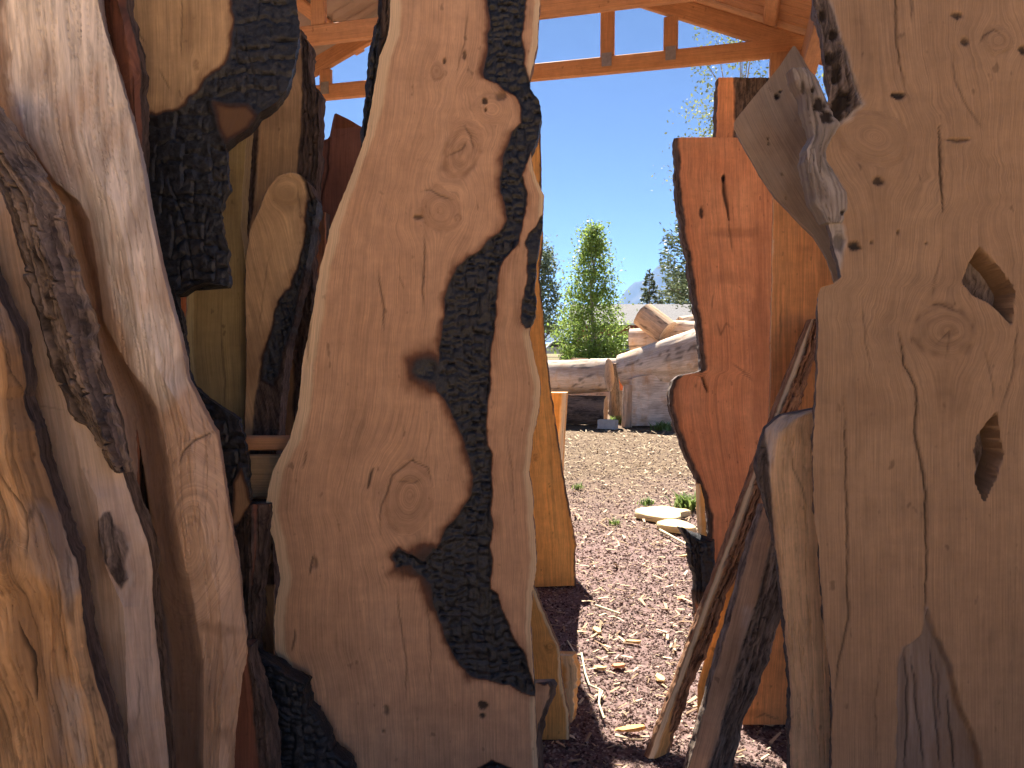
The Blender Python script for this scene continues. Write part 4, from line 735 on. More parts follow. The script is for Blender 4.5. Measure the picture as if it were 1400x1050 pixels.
slab('round_shouldered_slab', [[(1116, 559), (1069, 568, -0.02), (1046, 586, -0.03), (1037, 615, -0.03), (1035, 640, -0.03), (1043, 680, -0.03), (1056, 725, -0.02), (1066, 784, -0.01), (1074, 855, -0.01), (1081, 961, -0.01), (1081, 1060, -0.01)], [(1118, 561), (1085, 574), (1066, 592), (1058, 631), (1062, 725), (1069, 784), (1077, 855), (1084, 961), (1084, 1060)], [(1122, 559), (1150, 600), (1160, 1060)]], plane(2.2, -0.05, 0.03), 'lighttan', 0.07, seed=67, rough=(1.2, 1), flare=(0.01, 0), feats=[('bark', [(1047, 590), (1052, 640), (1058, 725), (1066, 784), (1060, 800), (1000, 700), (1000, 600)], 0.006), ('gnarl', 0.002, .2), ('grey', [(1140, 540), (1117, 562), (1085, 576), (1066, 592), (1056, 625), (1050, 700), (1000, 700), (1000, 540)], 5, .9), ('crack', [(1084, 600), (1086, 640), (1095, 660), (1106, 700)], 0.9, 0.002), ('sap', 0, 0), ('stain', 1095, 590, 20, 30, 0, .3)],
     label='short tan slab with rounded grey shoulder, in front of leaning strips, touching the knotty slab', cat='wood slab')
slab('leaning_edging', [[(1110, 436), (1081, 513), (1063, 560), (1034, 637), (998, 737), (969, 814), (933, 914), (904, 991), (878, 1062)], [(1113, 438, .004), (1085, 515, .004), (1067, 562, .004), (1039, 639, .004), (1003, 739, .004), (974, 816, .004), (938, 916, .004), (909, 993, .004), (884, 1064, .004)], [(1116, 440, -.03), (1113, 480, -.03), (1088, 562, -.03), (1057, 639, -.03), (1039, 684, -.03), (1013, 761, -.03), (992, 808, -.03), (969, 879, -.03), (939, 944, -.03), (915, 1009, -.03), (898, 1064, -.03)]], plane(2.96, 0, 0.17), 'rustbark', 0.03, seed=68, step=1.8, rough=(.5, 2.2), follow=0.95, feats=[('sap', 7, 0), ('bark', [(1114, 430), (1086, 515), (1068, 562), (1039, 639), (1003, 739), (974, 816), (938, 916), (925, 950), (915, 1000), (1100, 1000), (1200, 430)], 0.014)],
     label='thin bark edging leaning diagonally across the right side, its pale edge catching light', cat='wood strip')
slab('orange_lath', [[(1041, 684), (1012, 770), (985, 850), (965, 925), (961, 940)], [(1052, 684), (1030, 760), (1000, 840), (975, 910), (966, 940)]], plane(3.0, 0, 0.12), 'orange', 0.02, seed=69, rough=(.4, .6), side_bark_shade=(0, 0), follow=.95, feats=[], label='narrow orange lath leaning between the two bark strips', cat='wood strip')
slab('leaning_bark_plank', [[(1046, 690), (1028, 745), (1010, 812), (992, 873), (965, 970), (940, 1062)], [(1060, 690, .03), (1046, 760, .03), (1030, 830, .03), (1010, 890, .03), (990, 970, .03), (962, 1062, .03)], [(1090, 690), (1085, 760), (1072, 820), (1042, 920), (1014, 985), (996, 1062)]], plane(2.72, 0, 0.10), 'weathered', 0.04, seed=70, rough=(.8, 1.6), follow=.9, feats=[('bark', [(1062, 680), (1048, 760), (1032, 830), (1012, 890), (992, 970), (964, 1062), (1100, 1100), (1150, 680)], 0.010), ('grey', [(1020, 830), (1070, 830), (1050, 920), (1010, 920)], 10, .6), ('stain', 1000, 900, 20, 100, 20, .3)],
     label='wide weathered plank with bark leaning beside the diagonal edging', cat='wood strip')
# ------------------------------------------------------------------ log pile beyond the shed
def log(name, p0, p1, r0, r1, label, seed, group='logs and rounds in the pile', bark=0.0, grey=0.8, squash=1.0, lump=0.10, nl=None):
    p0, p1 = np.asarray(p0, float), np.asarray(p1, float); a = p1 - p0; L = np.linalg.norm(a); a /= L
    up = np.array([0, 0, 1.0]) if abs(a[2]) < 0.9 else np.array([0, 1.0, 0]); s = np.cross(a, up); s /= np.linalg.norm(s); q = np.cross(s, a)
    n = nl or max(10, int(L / 0.05)); k = 56; tt = np.linspace(0, 1, n); th = np.linspace(0, 2 * math.pi, k, endpoint=False)
    T, H = np.meshgrid(tt, th, indexing='ij')
    cs, sn = np.cos(H), np.sin(H)
    rr = r0 + (r1 - r0) * T
    ridg = 1 - np.abs(2 * fbm(H * 3.2 + 40, T * L * 1.0, seed, 4) - 1)
    nz = fbm(cs * 1.3 + 10 + T * L * 0.7, sn * 1.3 + T * L * 0.5, seed + 1, 4) - 0.5
    rr = rr * (1 + lump * 2 * nz + 0.075 * (ridg - 0.6) * (1 + bark))
    V = p0 + a * (T * L)[..., None] + s * (rr * cs)[..., None] + q * (rr * sn * squash)[..., None]
    idx = np.arange(n * k).reshape(n, k)
    Q = np.stack([idx[:-1], idx[1:], np.roll(idx[1:], -1, 1), np.roll(idx[:-1], -1, 1)], -1).reshape(-1, 4)
    z = np.zeros(n * k); G = np.stack([H * r0 * 0.9, T * L, np.full_like(H, seed)], -1).reshape(-1, 3)
    crk = ss(0.95, 0.99, ridg).ravel() * 0.7
    base = (p0 + p1) / 2; o = empty(name, (float(base[0]), float(base[1]), float(V[..., 2].min())), label, 'log', group)
    link('trunk', rawmesh('trunk', V.reshape(-1, 3), Q, attrs=dict(grain=G, char=z, sap=z, crack=crk, knot=ss(.55, .3, nz.ravel() + .5) * .4, bark=np.clip(z + bark * (0.4 + 1.2 * fbm(H * 2, T * L * 2, seed + 9, 3).ravel()), 0, 1), grey=z + grey), angle=60), M['logwood'], o)
    for e, sg in ((0, -1), (n - 1, 1)):
        C = V[e]; cen = C.mean(0); m = 9; f = np.linspace(0, 1, m)
        W = cen + (C[None] - cen) * f[:, None, None] + a * (sg * 0.012 * (fbm(f[:, None] * 5 + th[None] * 0, th[None] * 2, seed + 5, 3) - 0.3))[..., None]
        ix = np.arange(m * k).reshape(m, k); QQ = np.stack([ix[:-1], ix[1:], np.roll(ix[1:], -1, 1), np.roll(ix[:-1], -1, 1)], -1).reshape(-1, 4)
        if sg > 0: QQ = QQ[:, ::-1]
        FF = f[:, None] * r0; zz_ = np.zeros(m * k); g = np.stack([FF + th[None] * 0, np.repeat(th[None], m, 0) * 0.1, np.full((m, k), seed)], -1).reshape(-1, 3)
        radial = (ss(0.965, 0.99, 1 - np.abs(2 * fbm(th[None] * 1.7 + f[:, None] * 0.4, f[:, None] * 0.3 + th[None] * 0, seed + 7, 3) - 1)) * 0.6).ravel()
        link('cut_end', rawmesh('cut_end', W.reshape(-1, 3), QQ[:, ::-1], attrs=dict(grain=g, char=zz_, sap=np.clip((FF + th[None] * 0).ravel() / r0 * 2 - 1.1, 0, 1) * .7, crack=radial, knot=zz_, bark=zz_, grey=zz_ + 0.15)), M['logwood'], o)
    return o
log('felled_log', at(640, 521, 15.2), at(833, 513, 14.0), 0.36, 0.30, 'long pale debarked log lying on top of the dark log, left of the pile', 101, grey=0.7)
log('felled_log', (float(at(700, 560, 14.6)[0]), 14.6, 0.27), (float(at(828, 560, 14.1)[0]), 14.1, 0.27), 0.27, 0.25, 'dark bark-covered log on the ground under the long pale log', 102, bark=0.9, grey=0.3)
log('felled_log', at(850, 507, 14.3), at(985, 478, 13.6), 0.30, 0.50, 'thick twisted log resting on the squared block, with torn fibres', 103, grey=0.75, lump=0.16)
log('log_round', at(879, 430, 14.6), at(912, 455, 14.3), 0.235, 0.235, 'tilted short log round on the very top of the pile', 104, grey=0.1)
log('log_round', at(862, 465, 14.9), at(905, 463, 14.7), 0.21, 0.2, 'short round lying below the tilted round, left side of the pile top', 105, grey=0.6)
log('log_round', at(903, 452, 14.7), at(962, 456, 14.4), 0.2, 0.22, 'short pale-topped round on top of the thick twisted log', 106, grey=0.5)
log('felled_log', (float(at(843, 560, 15.0)[0]), 15.0, 0.0), tuple(at(839, 497, 15.0)), 0.11, 0.08, 'narrow dark log propped upright between the pale log and the twisted log', 107, bark=1, grey=0)
log('felled_log', at(808, 500, 19.5), at(860, 498, 19.0), 0.17, 0.15, 'thin pale log far behind the pile, seen through the middle', 108, grey=0.9)
log('stump_prop', (float(at(857, 560, 13.8)[0]), 13.8, 0.0), tuple(at(859, 526, 13.8)), 0.09, 0.08, 'upright wooden prop under the left end of the twisted log', 109, grey=0.3, nl=14)
log('felled_log', at(880, 474, 16.4), at(1010, 462, 15.6), 0.33, 0.36, 'thick pale log lying across the back of the pile', 113, grey=0.5)
log('log_round', at(931, 447, 15.2), at(968, 440, 15.4), 0.2, 0.2, 'pale round at the back right of the pile top', 114, grey=0.4)
log('felled_log', (float(at(760, 500, 16.5)[0]), 16.5, 0.3), (float(at(826, 500, 17.2)[0]), 17.2, 0.3), 0.32, 0.3, 'pale log on the ground behind the long log on the left', 115, grey=0.6)
log('log_round', at(700, 552, 13.6), at(752, 560, 13.5), 0.2, 0.2, 'round half hidden behind the orange slab', 116, grey=0.4)
# squared block under the twisted log
def rough_block(name, x0, x1, y0, y1, Y, dep, label, cat, mat, seed, dome=0.06, group=None):
    a, c = at(x0, y1, Y), at(x1, y0, Y); n = 22
    w_, h_ = c[0] - a[0], c[2] - max(a[2], 0)
    V, Q, G, CR = [], [], [], []
    def face(fn, mu, mv):
        b0 = len(V)
        for i in range(mu + 1):
            for j in range(mv + 1):
                p = np.array(fn(i / mu, j / mv)); V.append(p)
                G.append((p[2] * 1.0 + 0.05 * math.sin(p[0] * 3), p[0], seed)); CR.append(0)
        for i in range(mu):
            for j in range(mv):
                q = b0 + i * (mv + 1) + j; Q.append((q, q + mv + 1, q + mv + 2, q + 1))
    X0, Z0 = a[0], 0.0
    top = lambda u, d: Z0 + h_ - dome * (2 * u - 1) ** 2 * (1.4 if u < .5 else 0.6)
    face(lambda u, v: (X0 + u * w_, Y, Z0 + v * (top(u, 0) - Z0)), n, n)
    face(lambda u, v: (X0 + u * w_, Y + v * dep, top(u, v)), n, n)
    face(lambda u, v: (X0, Y + (1 - u) * dep, Z0 + v * (top(0, 0) - Z0)), n, n)
    face(lambda u, v: (X0 + w_, Y + u * dep, Z0 + v * (top(1, 0) - Z0)), n, n)
    face(lambda u, v: (X0 + (1 - u) * w_, Y + dep, Z0 + v * (top(1 - u, 0) - Z0)), n, n)
    V = np.array(V); c0 = V.mean(0); d = V - c0
    nz = fbm(V[:, 0] * 5 + V[:, 1] * 3, V[:, 2] * 6 + V[:, 1], seed, 4) - 0.5
    r_ = np.maximum.reduce([np.abs(d[:, 0]) / (w_ / 2), np.abs(d[:, 1]) / (dep / 2), np.abs(d[:, 2]) / (h_ / 2)])
    sh = np.sort(np.stack([np.abs(d[:, 0]) / (w_ / 2), np.abs(d[:, 1]) / (dep / 2), np.abs(d[:, 2]) / (h_ / 2)], 1), 1)
    V = c0 + d * (1 - 0.05 * ss(0.85, 1.0, sh[:, 1])[:, None]) * (1 + 0.05 * nz[:, None]); V[:, 2] = np.maximum(V[:, 2], 0)
    z = np.zeros(len(V))
    me = rawmesh(name, V, np.array(Q), attrs=dict(grain=np.array(G), char=z, sap=z, crack=z, knot=z + ss(.55, .35, nz + .5) * .3, bark=z, grey=z + 0.85), angle=50)
    return tag(link(name, me, mat, None, (float(c0[0]), float(c0[1]), 0)), label, cat, group)
rough_block('squared_log_block', 861, 922, 512, 583, 13.75, 1.0, 'large squared pale timber block carrying the thick twisted log', 'log', M['logwood'], 111, 0.05, 'logs and rounds in the pile')
# concrete block: body with two core holes facing up
M['concrete'] = simple('concrete_block_grey', (0.50, 0.45, 0.40), 0.9, 0, 0.15, 12, 0.4, 80, 0.004)
cx, cy = ground(831, 586)
def cinder_block():
    me = bpy.data.meshes.new('concrete_block'); V, Q = [], []
    lx, ly, lz = 0.20, 0.10, 0.19; xs_ = (-lx, -0.165, -0.018, 0.018, 0.165, lx); yy = (-ly, -0.065, 0.065, ly)
    for z in (0, lz):
        for x in xs_:
            for y in yy: V.append((x, y, z))
    N = 24; I = lambda i, j, k: k * N + i * 4 + j
    for i in range(5):
        for j in range(3):
            if i in (1, 3) and j == 1:
                Q += [(I(i, j, 0), I(i, j + 1, 0), I(i, j + 1, 1), I(i, j, 1)), (I(i + 1, j + 1, 0), I(i + 1, j, 0), I(i + 1, j, 1), I(i + 1, j + 1, 1)),
                      (I(i + 1, j, 0), I(i, j, 0), I(i, j, 1), I(i + 1, j, 1)), (I(i, j + 1, 0), I(i + 1, j + 1, 0), I(i + 1, j + 1, 1), I(i, j + 1, 1))]
                continue
            Q += [(I(i, j, 1), I(i + 1, j, 1), I(i + 1, j + 1, 1), I(i, j + 1, 1)), (I(i, j + 1, 0), I(i + 1, j + 1, 0), I(i + 1, j, 0), I(i, j, 0))]
    for i in range(5): Q += [(I(i, 0, 0), I(i + 1, 0, 0), I(i + 1, 0, 1), I(i, 0, 1)), (I(i + 1, 3, 0), I(i, 3, 0), I(i, 3, 1), I(i + 1, 3, 1))]
    for j in range(3): Q += [(I(0, j + 1, 0), I(0, j, 0), I(0, j, 1), I(0, j + 1, 1)), (I(5, j, 0), I(5, j + 1, 0), I(5, j + 1, 1), I(5, j, 1))]
    me = rawmesh('concrete_block', np.array(V) * 0.82, np.array(Q), smooth=False)
    o = bpy.data.objects.new('concrete_block', me); me.materials.append(M['concrete']); COL.objects.link(o); o.location = (cx, cy, 0); o.rotation_euler = (0, 0, R(-28))
    tag(o, 'pale hollow concrete block on the dirt in front of the logs', 'block')
cinder_block()
# orange bucket half hidden between the logs
M['bucket'] = simple('orange_plastic', (0.75, 0.16, 0.03), 0.4, 0, 0.08)
def lathe(name, prof, mat, base, parent=None, k=28):
    th = np.linspace(0, 2 * math.pi, k, endpoint=False); V = np.array([(base[0] + r * math.cos(t_), base[1] + r * math.sin(t_), base[2] + z) for r, z in prof for t_ in th])
    n = len(prof); idx = np.arange(n * k).reshape(n, k); Q = np.stack([idx[:-1], np.roll(idx[:-1], -1, 1), np.roll(idx[1:], -1, 1), idx[1:]], -1).reshape(-1, 4)
    return link(name, rawmesh(name, V, Q, [list(idx[0][::-1])], angle=40), mat, parent, None if parent is not None else base)
bp = at(848, 526, 16.2)
o = lathe('plastic_bucket', [(0.11, 0), (0.125, 0.12), (0.14, 0.3), (0.15, 0.3), (0.15, 0.32), (0.13, 0.32), (0.115, 0.02)], M['bucket'], (float(bp[0]), float(bp[1]), 0.52))
tag(o, 'small orange bucket set on a stump behind the upright dark log', 'bucket')
log('stump', (float(bp[0]), float(bp[1]), 0.0), (float(bp[0]), float(bp[1]), 0.52), 0.24, 0.21, 'low stump carrying the orange bucket behind the pile', 112, bark=0.6, nl=12)
# bark rubble heap and grass between
M['rubble'] = M['logwood']
for i in range(16):
    px = 776 + 38 * rng.random(); base = at(px, 488, 18.5 + rng.random()); L = 0.35 + 0.4 * rng.random(); th = rng.random() * 3.1; zc = 0.35 + 0.85 * max(0, 1 - abs(px - 797) / 24) * rng.random()
    d = np.array([math.cos(th) * 0.8, math.sin(th) * 0.5, 0.35 * (rng.random() - .3)]) * L / 2; c = np.array([base[0], base[1], zc + 0.08])
    me = beam_mesh('bark_chunk', c - d, c + d, 0.09 + .1 * rng.random(), 0.06 + .08 * rng.random(), seed=i, bev=0.02)
    tag(link('bark_chunk', me, M['weathered'], None, tuple(float(q) for q in c - [0, 0, .06])), 'broken bark chunk in the low heap behind the long pale log', 'bark chunk', 'bark chunks in the heap behind the logs')

# ------------------------------------------------------------------ house and pickup
M['siding'] = simple('red_siding', (0.30, 0.045, 0.035), 0.7, 0, 0.15, 2)
M['trim'] = simple('white_trim', (0.75, 0.74, 0.70), 0.6, 0, 0.05)
M['shingle'] = simple('grey_shingle', (0.17, 0.16, 0.16), 0.9, 0, 0.25, 6, 0.5, 5, 0.05)
M['glass'] = simple('window_glass', (0.03, 0.035, 0.04), 0.08, 0, 0.1)
def bx(name, mat, parent, x0, x1, y0, y1, z0, z1):
    return link(name, rawmesh(name, boxv(((x0 + x1) / 2, (y0 + y1) / 2, (z0 + z1) / 2), ((x1 - x0) / 2, 0, 0), (0, (y1 - y0) / 2, 0), (0, 0, (z1 - z0) / 2)), BOXF, smooth=False), mat, parent)
HX0, HX1, HY0, HY1 = 6.6, 23.0, 75.0, 83.0
h = empty('red_house', ((HX0 + HX1) / 2, 79, 0), 'low red house with grey shingle roof behind the log pile', 'house')
wl_ = bx('wall', M['siding'], h, HX0, HX1, HY0, HY1, 0, 3.7)
for k in range(18): bx('siding_board', M['siding'], wl_, HX0, HX1, HY0 - 0.03, HY0 - 0.005, 0.1 + k * 0.2, 0.28 + k * 0.2)
ym = (HY0 + HY1) / 2
V = np.array([(HX0 - .6, HY0 - .7, 3.45), (HX1 + .6, HY0 - .7, 3.45), (HX1 + .6, ym, 5.55), (HX0 - .6, ym, 5.55), (HX0 - .6, HY1 + .7, 3.45), (HX1 + .6, HY1 + .7, 3.45)])
V2 = np.concatenate([V, V - [0, 0, .18]])
rf = link('roof', rawmesh('roof', V2, [(0, 1, 2, 3), (3, 2, 5, 4), (9, 8, 7, 6), (10, 11, 8, 9), (0, 6, 7, 1), (5, 11, 10, 4), (1, 7, 8, 2), (2, 8, 11, 5), (6, 0, 3, 9), (9, 3, 4, 10)], smooth=False), M['shingle'], h)
bx('gutter', M['trim'], rf, HX0 - .6, HX1 + .6, HY0 - .82, HY0 - .72, 3.30, 3.46)
for wx in (8.2, 10.2, 14.5, 18.0):
    wn = bx('window', M['trim'], h, wx, wx + 1.3, HY0 - .10, HY0 - .04, 0.9, 2.3)
    for q in (0, 1): bx('pane', M['glass'], wn, wx + .1 + q * .58, wx + .62 + q * .58, HY0 - .115, HY0 - .105, 1.0, 2.2)
bx('door', M['trim'], h, 12.2, 13.1, HY0 - .09, HY0 - .04, 0.05, 2.1)
M['white_paint'] = simple('white_car_paint', (0.75, 0.75, 0.74), 0.3, 0, 0.03)
M['tyre'] = simple('tyre_rubber', (0.02, 0.02, 0.02), 0.85)
def pickup(x, y):
    t = empty('pickup_truck', (x, y, 0), 'white pickup truck parked far off behind the trees', 'truck')
    def prism(name, mat, pts, y0, y1, parent=t):
        n = len(pts); V = [(x + a, y + yy, b) for yy in (y0, y1) for a, b in pts]
        return link(name, rawmesh(name, np.array(V), [(i, (i + 1) % n, n + (i + 1) % n, n + i) for i in range(n)], [list(range(n))[::-1], list(range(n, 2 * n))], smooth=False), mat, parent)
    prism('body', M['white_paint'], [(-2.6, .45), (-2.6, 1.0), (-2.5, 1.05), (-.9, 1.1), (2.6, 1.1), (2.65, .5), (2.2, .42), (-2.2, .42)], -.95, .95)
    cabp = prism('cab', M['white_paint'], [(-1.0, 1.1), (-.3, 1.75), (.0, 1.82), (.95, 1.8), (1.1, 1.1)], -.85, .85)
    prism('side_window', M['glass'], [(-.75, 1.15), (-.2, 1.68), (.28, 1.7), (.28, 1.15)], -.865, -.853, cabp); prism('side_window', M['glass'], [(.36, 1.15), (.36, 1.7), (.88, 1.7), (.98, 1.15)], -.865, -.853, cabp)
    for wx in (-1.7, 1.65):
        for wy in (-.85, .85):
            th = np.linspace(0, 2 * math.pi, 20, endpoint=False); wh = prism('wheel', M['tyre'], [(wx + .38 * math.cos(a), .38 + .38 * math.sin(a)) for a in th], wy - .12, wy + .12)
            prism('rim', M['plate'], [(wx + .2 * math.cos(a), .38 + .2 * math.sin(a)) for a in th], wy - .13, wy - .122, wh)
    for wy in (-.7, .7): prism('headlight', M['trim'], [(-2.63, .75), (-2.63, .92), (-2.605, .92), (-2.605, .75)], wy - .15, wy + .15)
pickup(4.7, 84.0)

# ------------------------------------------------------------------ trees
M['bark'] = simple('tree_bark', (0.12, 0.085, 0.06), 0.9, 0, 0.3, 6, 0.6, 12, 0.03)
M['palebark'] = simple('pale_tree_bark', (0.30, 0.27, 0.22), 0.9, 0, 0.3, 6, 0.5, 12, 0.02)
M['leaf'] = tinted('green_leaves', [(0.12, 0.17, 0.04), (0.24, 0.33, 0.075), (0.36, 0.46, 0.12)], 0.4, 0.55)
M['paleleaf'] = tinted('pale_green_leaves', [(0.11, 0.13, 0.05), (0.20, 0.23, 0.09), (0.30, 0.33, 0.14)], 0.55, 0.45)
M['needle'] = tinted('pine_needles', [(0.06, 0.085, 0.045), (0.12, 0.15, 0.075), (0.20, 0.23, 0.11)], 0.5, 0.4)
M['greyneedle'] = tinted('grey_green_foliage', [(0.10, 0.13, 0.085), (0.17, 0.21, 0.13), (0.25, 0.29, 0.18)], 0.5, 0.5)
def tubes(segs, k=7):
    V, Q = [], []
    for p0, p1, r0, r1 in segs:
        p0, p1 = np.asarray(p0, float), np.asarray(p1, float); a = p1 - p0; a /= np.linalg.norm(a) + 1e-9
        s = np.cross(a, (0.3, 0.9, 0.2)); s /= np.linalg.norm(s); q = np.cross(a, s); b0 = len(V)
        for p, r in ((p0, r0), (p1, r1)):
            for i in range(k): V.append(p + r * (math.cos(2 * math.pi * i / k) * s + math.sin(2 * math.pi * i / k) * q))
        for i in range(k): Q.append((b0 + i, b0 + (i + 1) % k, b0 + k + (i + 1) % k, b0 + k + i))
    return np.array(V), np.array(Q)
def leaves(C, size, aspect, r, up_bias=0.0, dirs=None):
    n = len(C); a = r.normal(size=(n, 3)) if dirs is None else dirs + 0.35 * r.normal(size=(n, 3)); a /= np.linalg.norm(a, axis=1)[:, None]
    b = np.cross(a, r.normal(size=(n, 3))); b /= np.linalg.norm(b, axis=1)[:, None] + 1e-9
    s = size * (0.6 + 0.8 * r.random(n))[:, None]
    V = np.stack([C - a * s * 0.5, C + b * s * aspect * 0.5, C + a * s * 0.5, C - b * s * aspect * 0.5], 1).reshape(-1, 3)
    return V, np.arange(4 * n).reshape(n, 4)
def broadleaf(name, x, y, H, crown0, prof, nclump, per, leaf, spread, lmat, bmat, label, seed, rt=0.16, nl=40):
    r = np.random.default_rng(seed); t = empty(name, (x, y, 0), label, 'tree'); base = np.array([x, y, 0.0])
    segs = []; tr = [base + [0.1 * math.sin(k * 1.3 + seed) * k / 3, 0.08 * math.cos(k * 1.7) * k / 3, H * 0.97 * k / 7] for k in range(8)]
    for k in range(7): segs.append((tr[k], tr[k + 1], rt * (1 - k / 7.5), rt * (1 - (k + 1) / 7.5)))
    C, T = [], []
    for i in range(nclump):
        h = crown0 + (1 - crown0) * r.random() ** 1.45; rad = prof(h); th = r.random() * 2 * math.pi; q = (0.25 + 0.75 * r.random() ** 0.5) * rad * (0.8 + 0.4 * r.random())
        c = base + [math.cos(th) * q, math.sin(th) * q, h * H]
        st = tr[min(7, max(1, int((h - 0.13) * 7)))]
        if i % max(1, nclump // nl) == 0: segs.append((st, c, rt * 0.22, 0.012))
        m = int(per * (0.5 + r.random())); sp = spread * (0.6 + 0.8 * r.random())
        C.append(c + r.normal(size=(m, 3)) * [sp, sp, sp * 0.8]); T.append(np.clip(0.15 + 0.55 * r.random() + 0.25 * r.normal(size=m) * 0.6, 0, 1))
    C = np.concatenate(C); T = np.concatenate(T); V, Q = leaves(C, leaf, 0.62, r)
    tv, tq = tubes(segs); link('trunk', rawmesh('trunk', tv, tq), bmat, t)
    link('crown', rawmesh('crown', V, Q, attrs=dict(tint=np.repeat(T, 4)), smooth=False), lmat, t)
def conifer(name, x, y, H, crown0, R0, nb, per, needle, lmat, label, seed, irregular=0.3, droop=0.1, power=0.9):
    r = np.random.default_rng(seed); t = empty(name, (x, y, 0), label, 'tree'); base = np.array([x, y, 0.0]); rt = 0.02 * H
    segs = [(base + [0, 0, H * k / 8], base + [0, 0, H * (k + 1) / 8], rt * (1 - k / 8.3), rt * (1 - (k + 1) / 8.3)) for k in range(8)]
    C, D, T = [], [], []
    for i in range(nb):
        h = crown0 + (1 - crown0) * (i + r.random()) / nb; L = R0 * (1 - (h - crown0) / (1 - crown0)) ** power * (1 - irregular + 2 * irregular * r.random()) + 0.15; th = i * 2.4 + r.normal() * 0.5
        d = np.array([math.cos(th), math.sin(th), 0.25 - droop * 2 * r.random()]); p0 = base + [0, 0, h * H]; p1 = p0 + d * L
        segs.append((p0, p1, rt * 0.18, 0.01)); m = int(per * L / R0 * (0.6 + 0.8 * r.random())) + 8
        s = 0.25 + 0.75 * r.random(m) ** 0.7; side = np.cross(d, (0, 0, 1.0)); lat = r.normal(size=m) * 0.22 * L * (1.1 - s)
        c = p0 + d * (L * s)[:, None] + side * lat[:, None] + np.array([0, 0, 1.0]) * (r.normal(size=m) * 0.10 * L + 0.02)[:, None]
        C.append(c); D.append(d * 0.7 + side * np.sign(lat)[:, None] * 0.6 + r.normal(size=(m, 3)) * 0.3); T.append(np.clip(0.2 + 0.5 * r.random() + 0.15 * r.normal(size=m), 0, 1))
    C, D, T = np.concatenate(C), np.concatenate(D), np.concatenate(T); V, Q = leaves(C, needle, 0.34, r, dirs=D)
    tv, tq = tubes(segs); link('trunk', rawmesh('trunk', tv, tq), M['bark'], t)
    link('crown', rawmesh('crown', V, Q, attrs=dict(tint=np.repeat(T, 4)), smooth=False), lmat, t)
def X(px, Y): return (px - 700) / FPX * Y
broadleaf('green_tree', X(810, 48), 48, 8.7, 0.06, lambda h: 2.55 * min(1, (h + 0.05) / 0.25) * max(0.02, (1 - h)) ** 0.75, 420, 36, 0.17, 0.34, M['leaf'], M['palebark'], 'bright green cone-shaped tree in the middle of the gap', 201, nl=60)
broadleaf('grey_green_tree', X(738, 66), 66, 10.2, 0.27, lambda h: 2.6 * max(0.02, (1 - h)) ** 0.5, 230, 30, 0.26, 0.42, M['greyneedle'], M['bark'], 'grey-green tree behind the left side of the bright green tree', 202)
conifer('pine_tree', X(985, 40), 40, 10.5, 0.28, 3.5, 80, 240, 0.24, M['needle'], 'ponderosa-like pine with open branches beside the lobed slab', 203, 0.45, 0.12, 0.55)
conifer('spruce_tree', X(887, 92), 92, 10.3, 0.05, 3.0, 90, 70, 0.42, M['needle'], 'small dark spruce behind the roof of the red house', 204, 0.2, 0.25, 0.9)
conifer('pine_tree', X(925, 96), 96, 10.5, 0.1, 3.6, 70, 80, 0.5, M['needle'], 'broad pine rising behind the house roof right of the spruce', 205, 0.4, 0.15, 0.5)
broadleaf('pale_airy_tree', X(1015, 21), 21, 10.8, 0.35, lambda h: 2.1 * max(0.05, 1 - abs(h - 0.66) / 0.42) ** 0.6, 190, 50, 0.085, 0.26, M['paleleaf'], M['palebark'], 'pale airy tree showing above the lobed slab under the roof beam', 206, 0.08, nl=36)
for i, (px, Y, hh, rr_) in enumerate(((778, 62, 1.3, 0.7), (846, 40, 0.5, 0.5))):
    broadleaf('shrub', X(px, Y), Y, hh, 0.1, lambda h: rr_ * (1.05 - h) ** 0.4, 50, 40, 0.12, 0.16, M['leaf'], M['bark'], ('round green shrub at the foot of the bright green tree', 'low tuft of green behind the logs', 'green shrub in front of the white truck')[i], 210 + i, 0.04)
for i in range(26):   # more woodland out to the sides and behind the house
    xx = (-60 + 5.5 * i if i < 9 else 28 + 5.5 * (i - 9)); yy = 70 + 40 * rng.random()
    if 8 <= i < 9: continue
    if i >= 16: break
    conifer('pine_tree', xx, yy, 9 + 5 * rng.random(), 0.15, 3.2, 40, 45, 0.6, M['needle'], 'pine in the row of trees bordering the yard, away from the gap', 220 + i, 0.35, 0.15, 0.6); COL.objects[-1]
for o in list(COL.objects):
    if o.get('label', '').startswith('pine in the row'): o['group'] = 'pines bordering the yard'

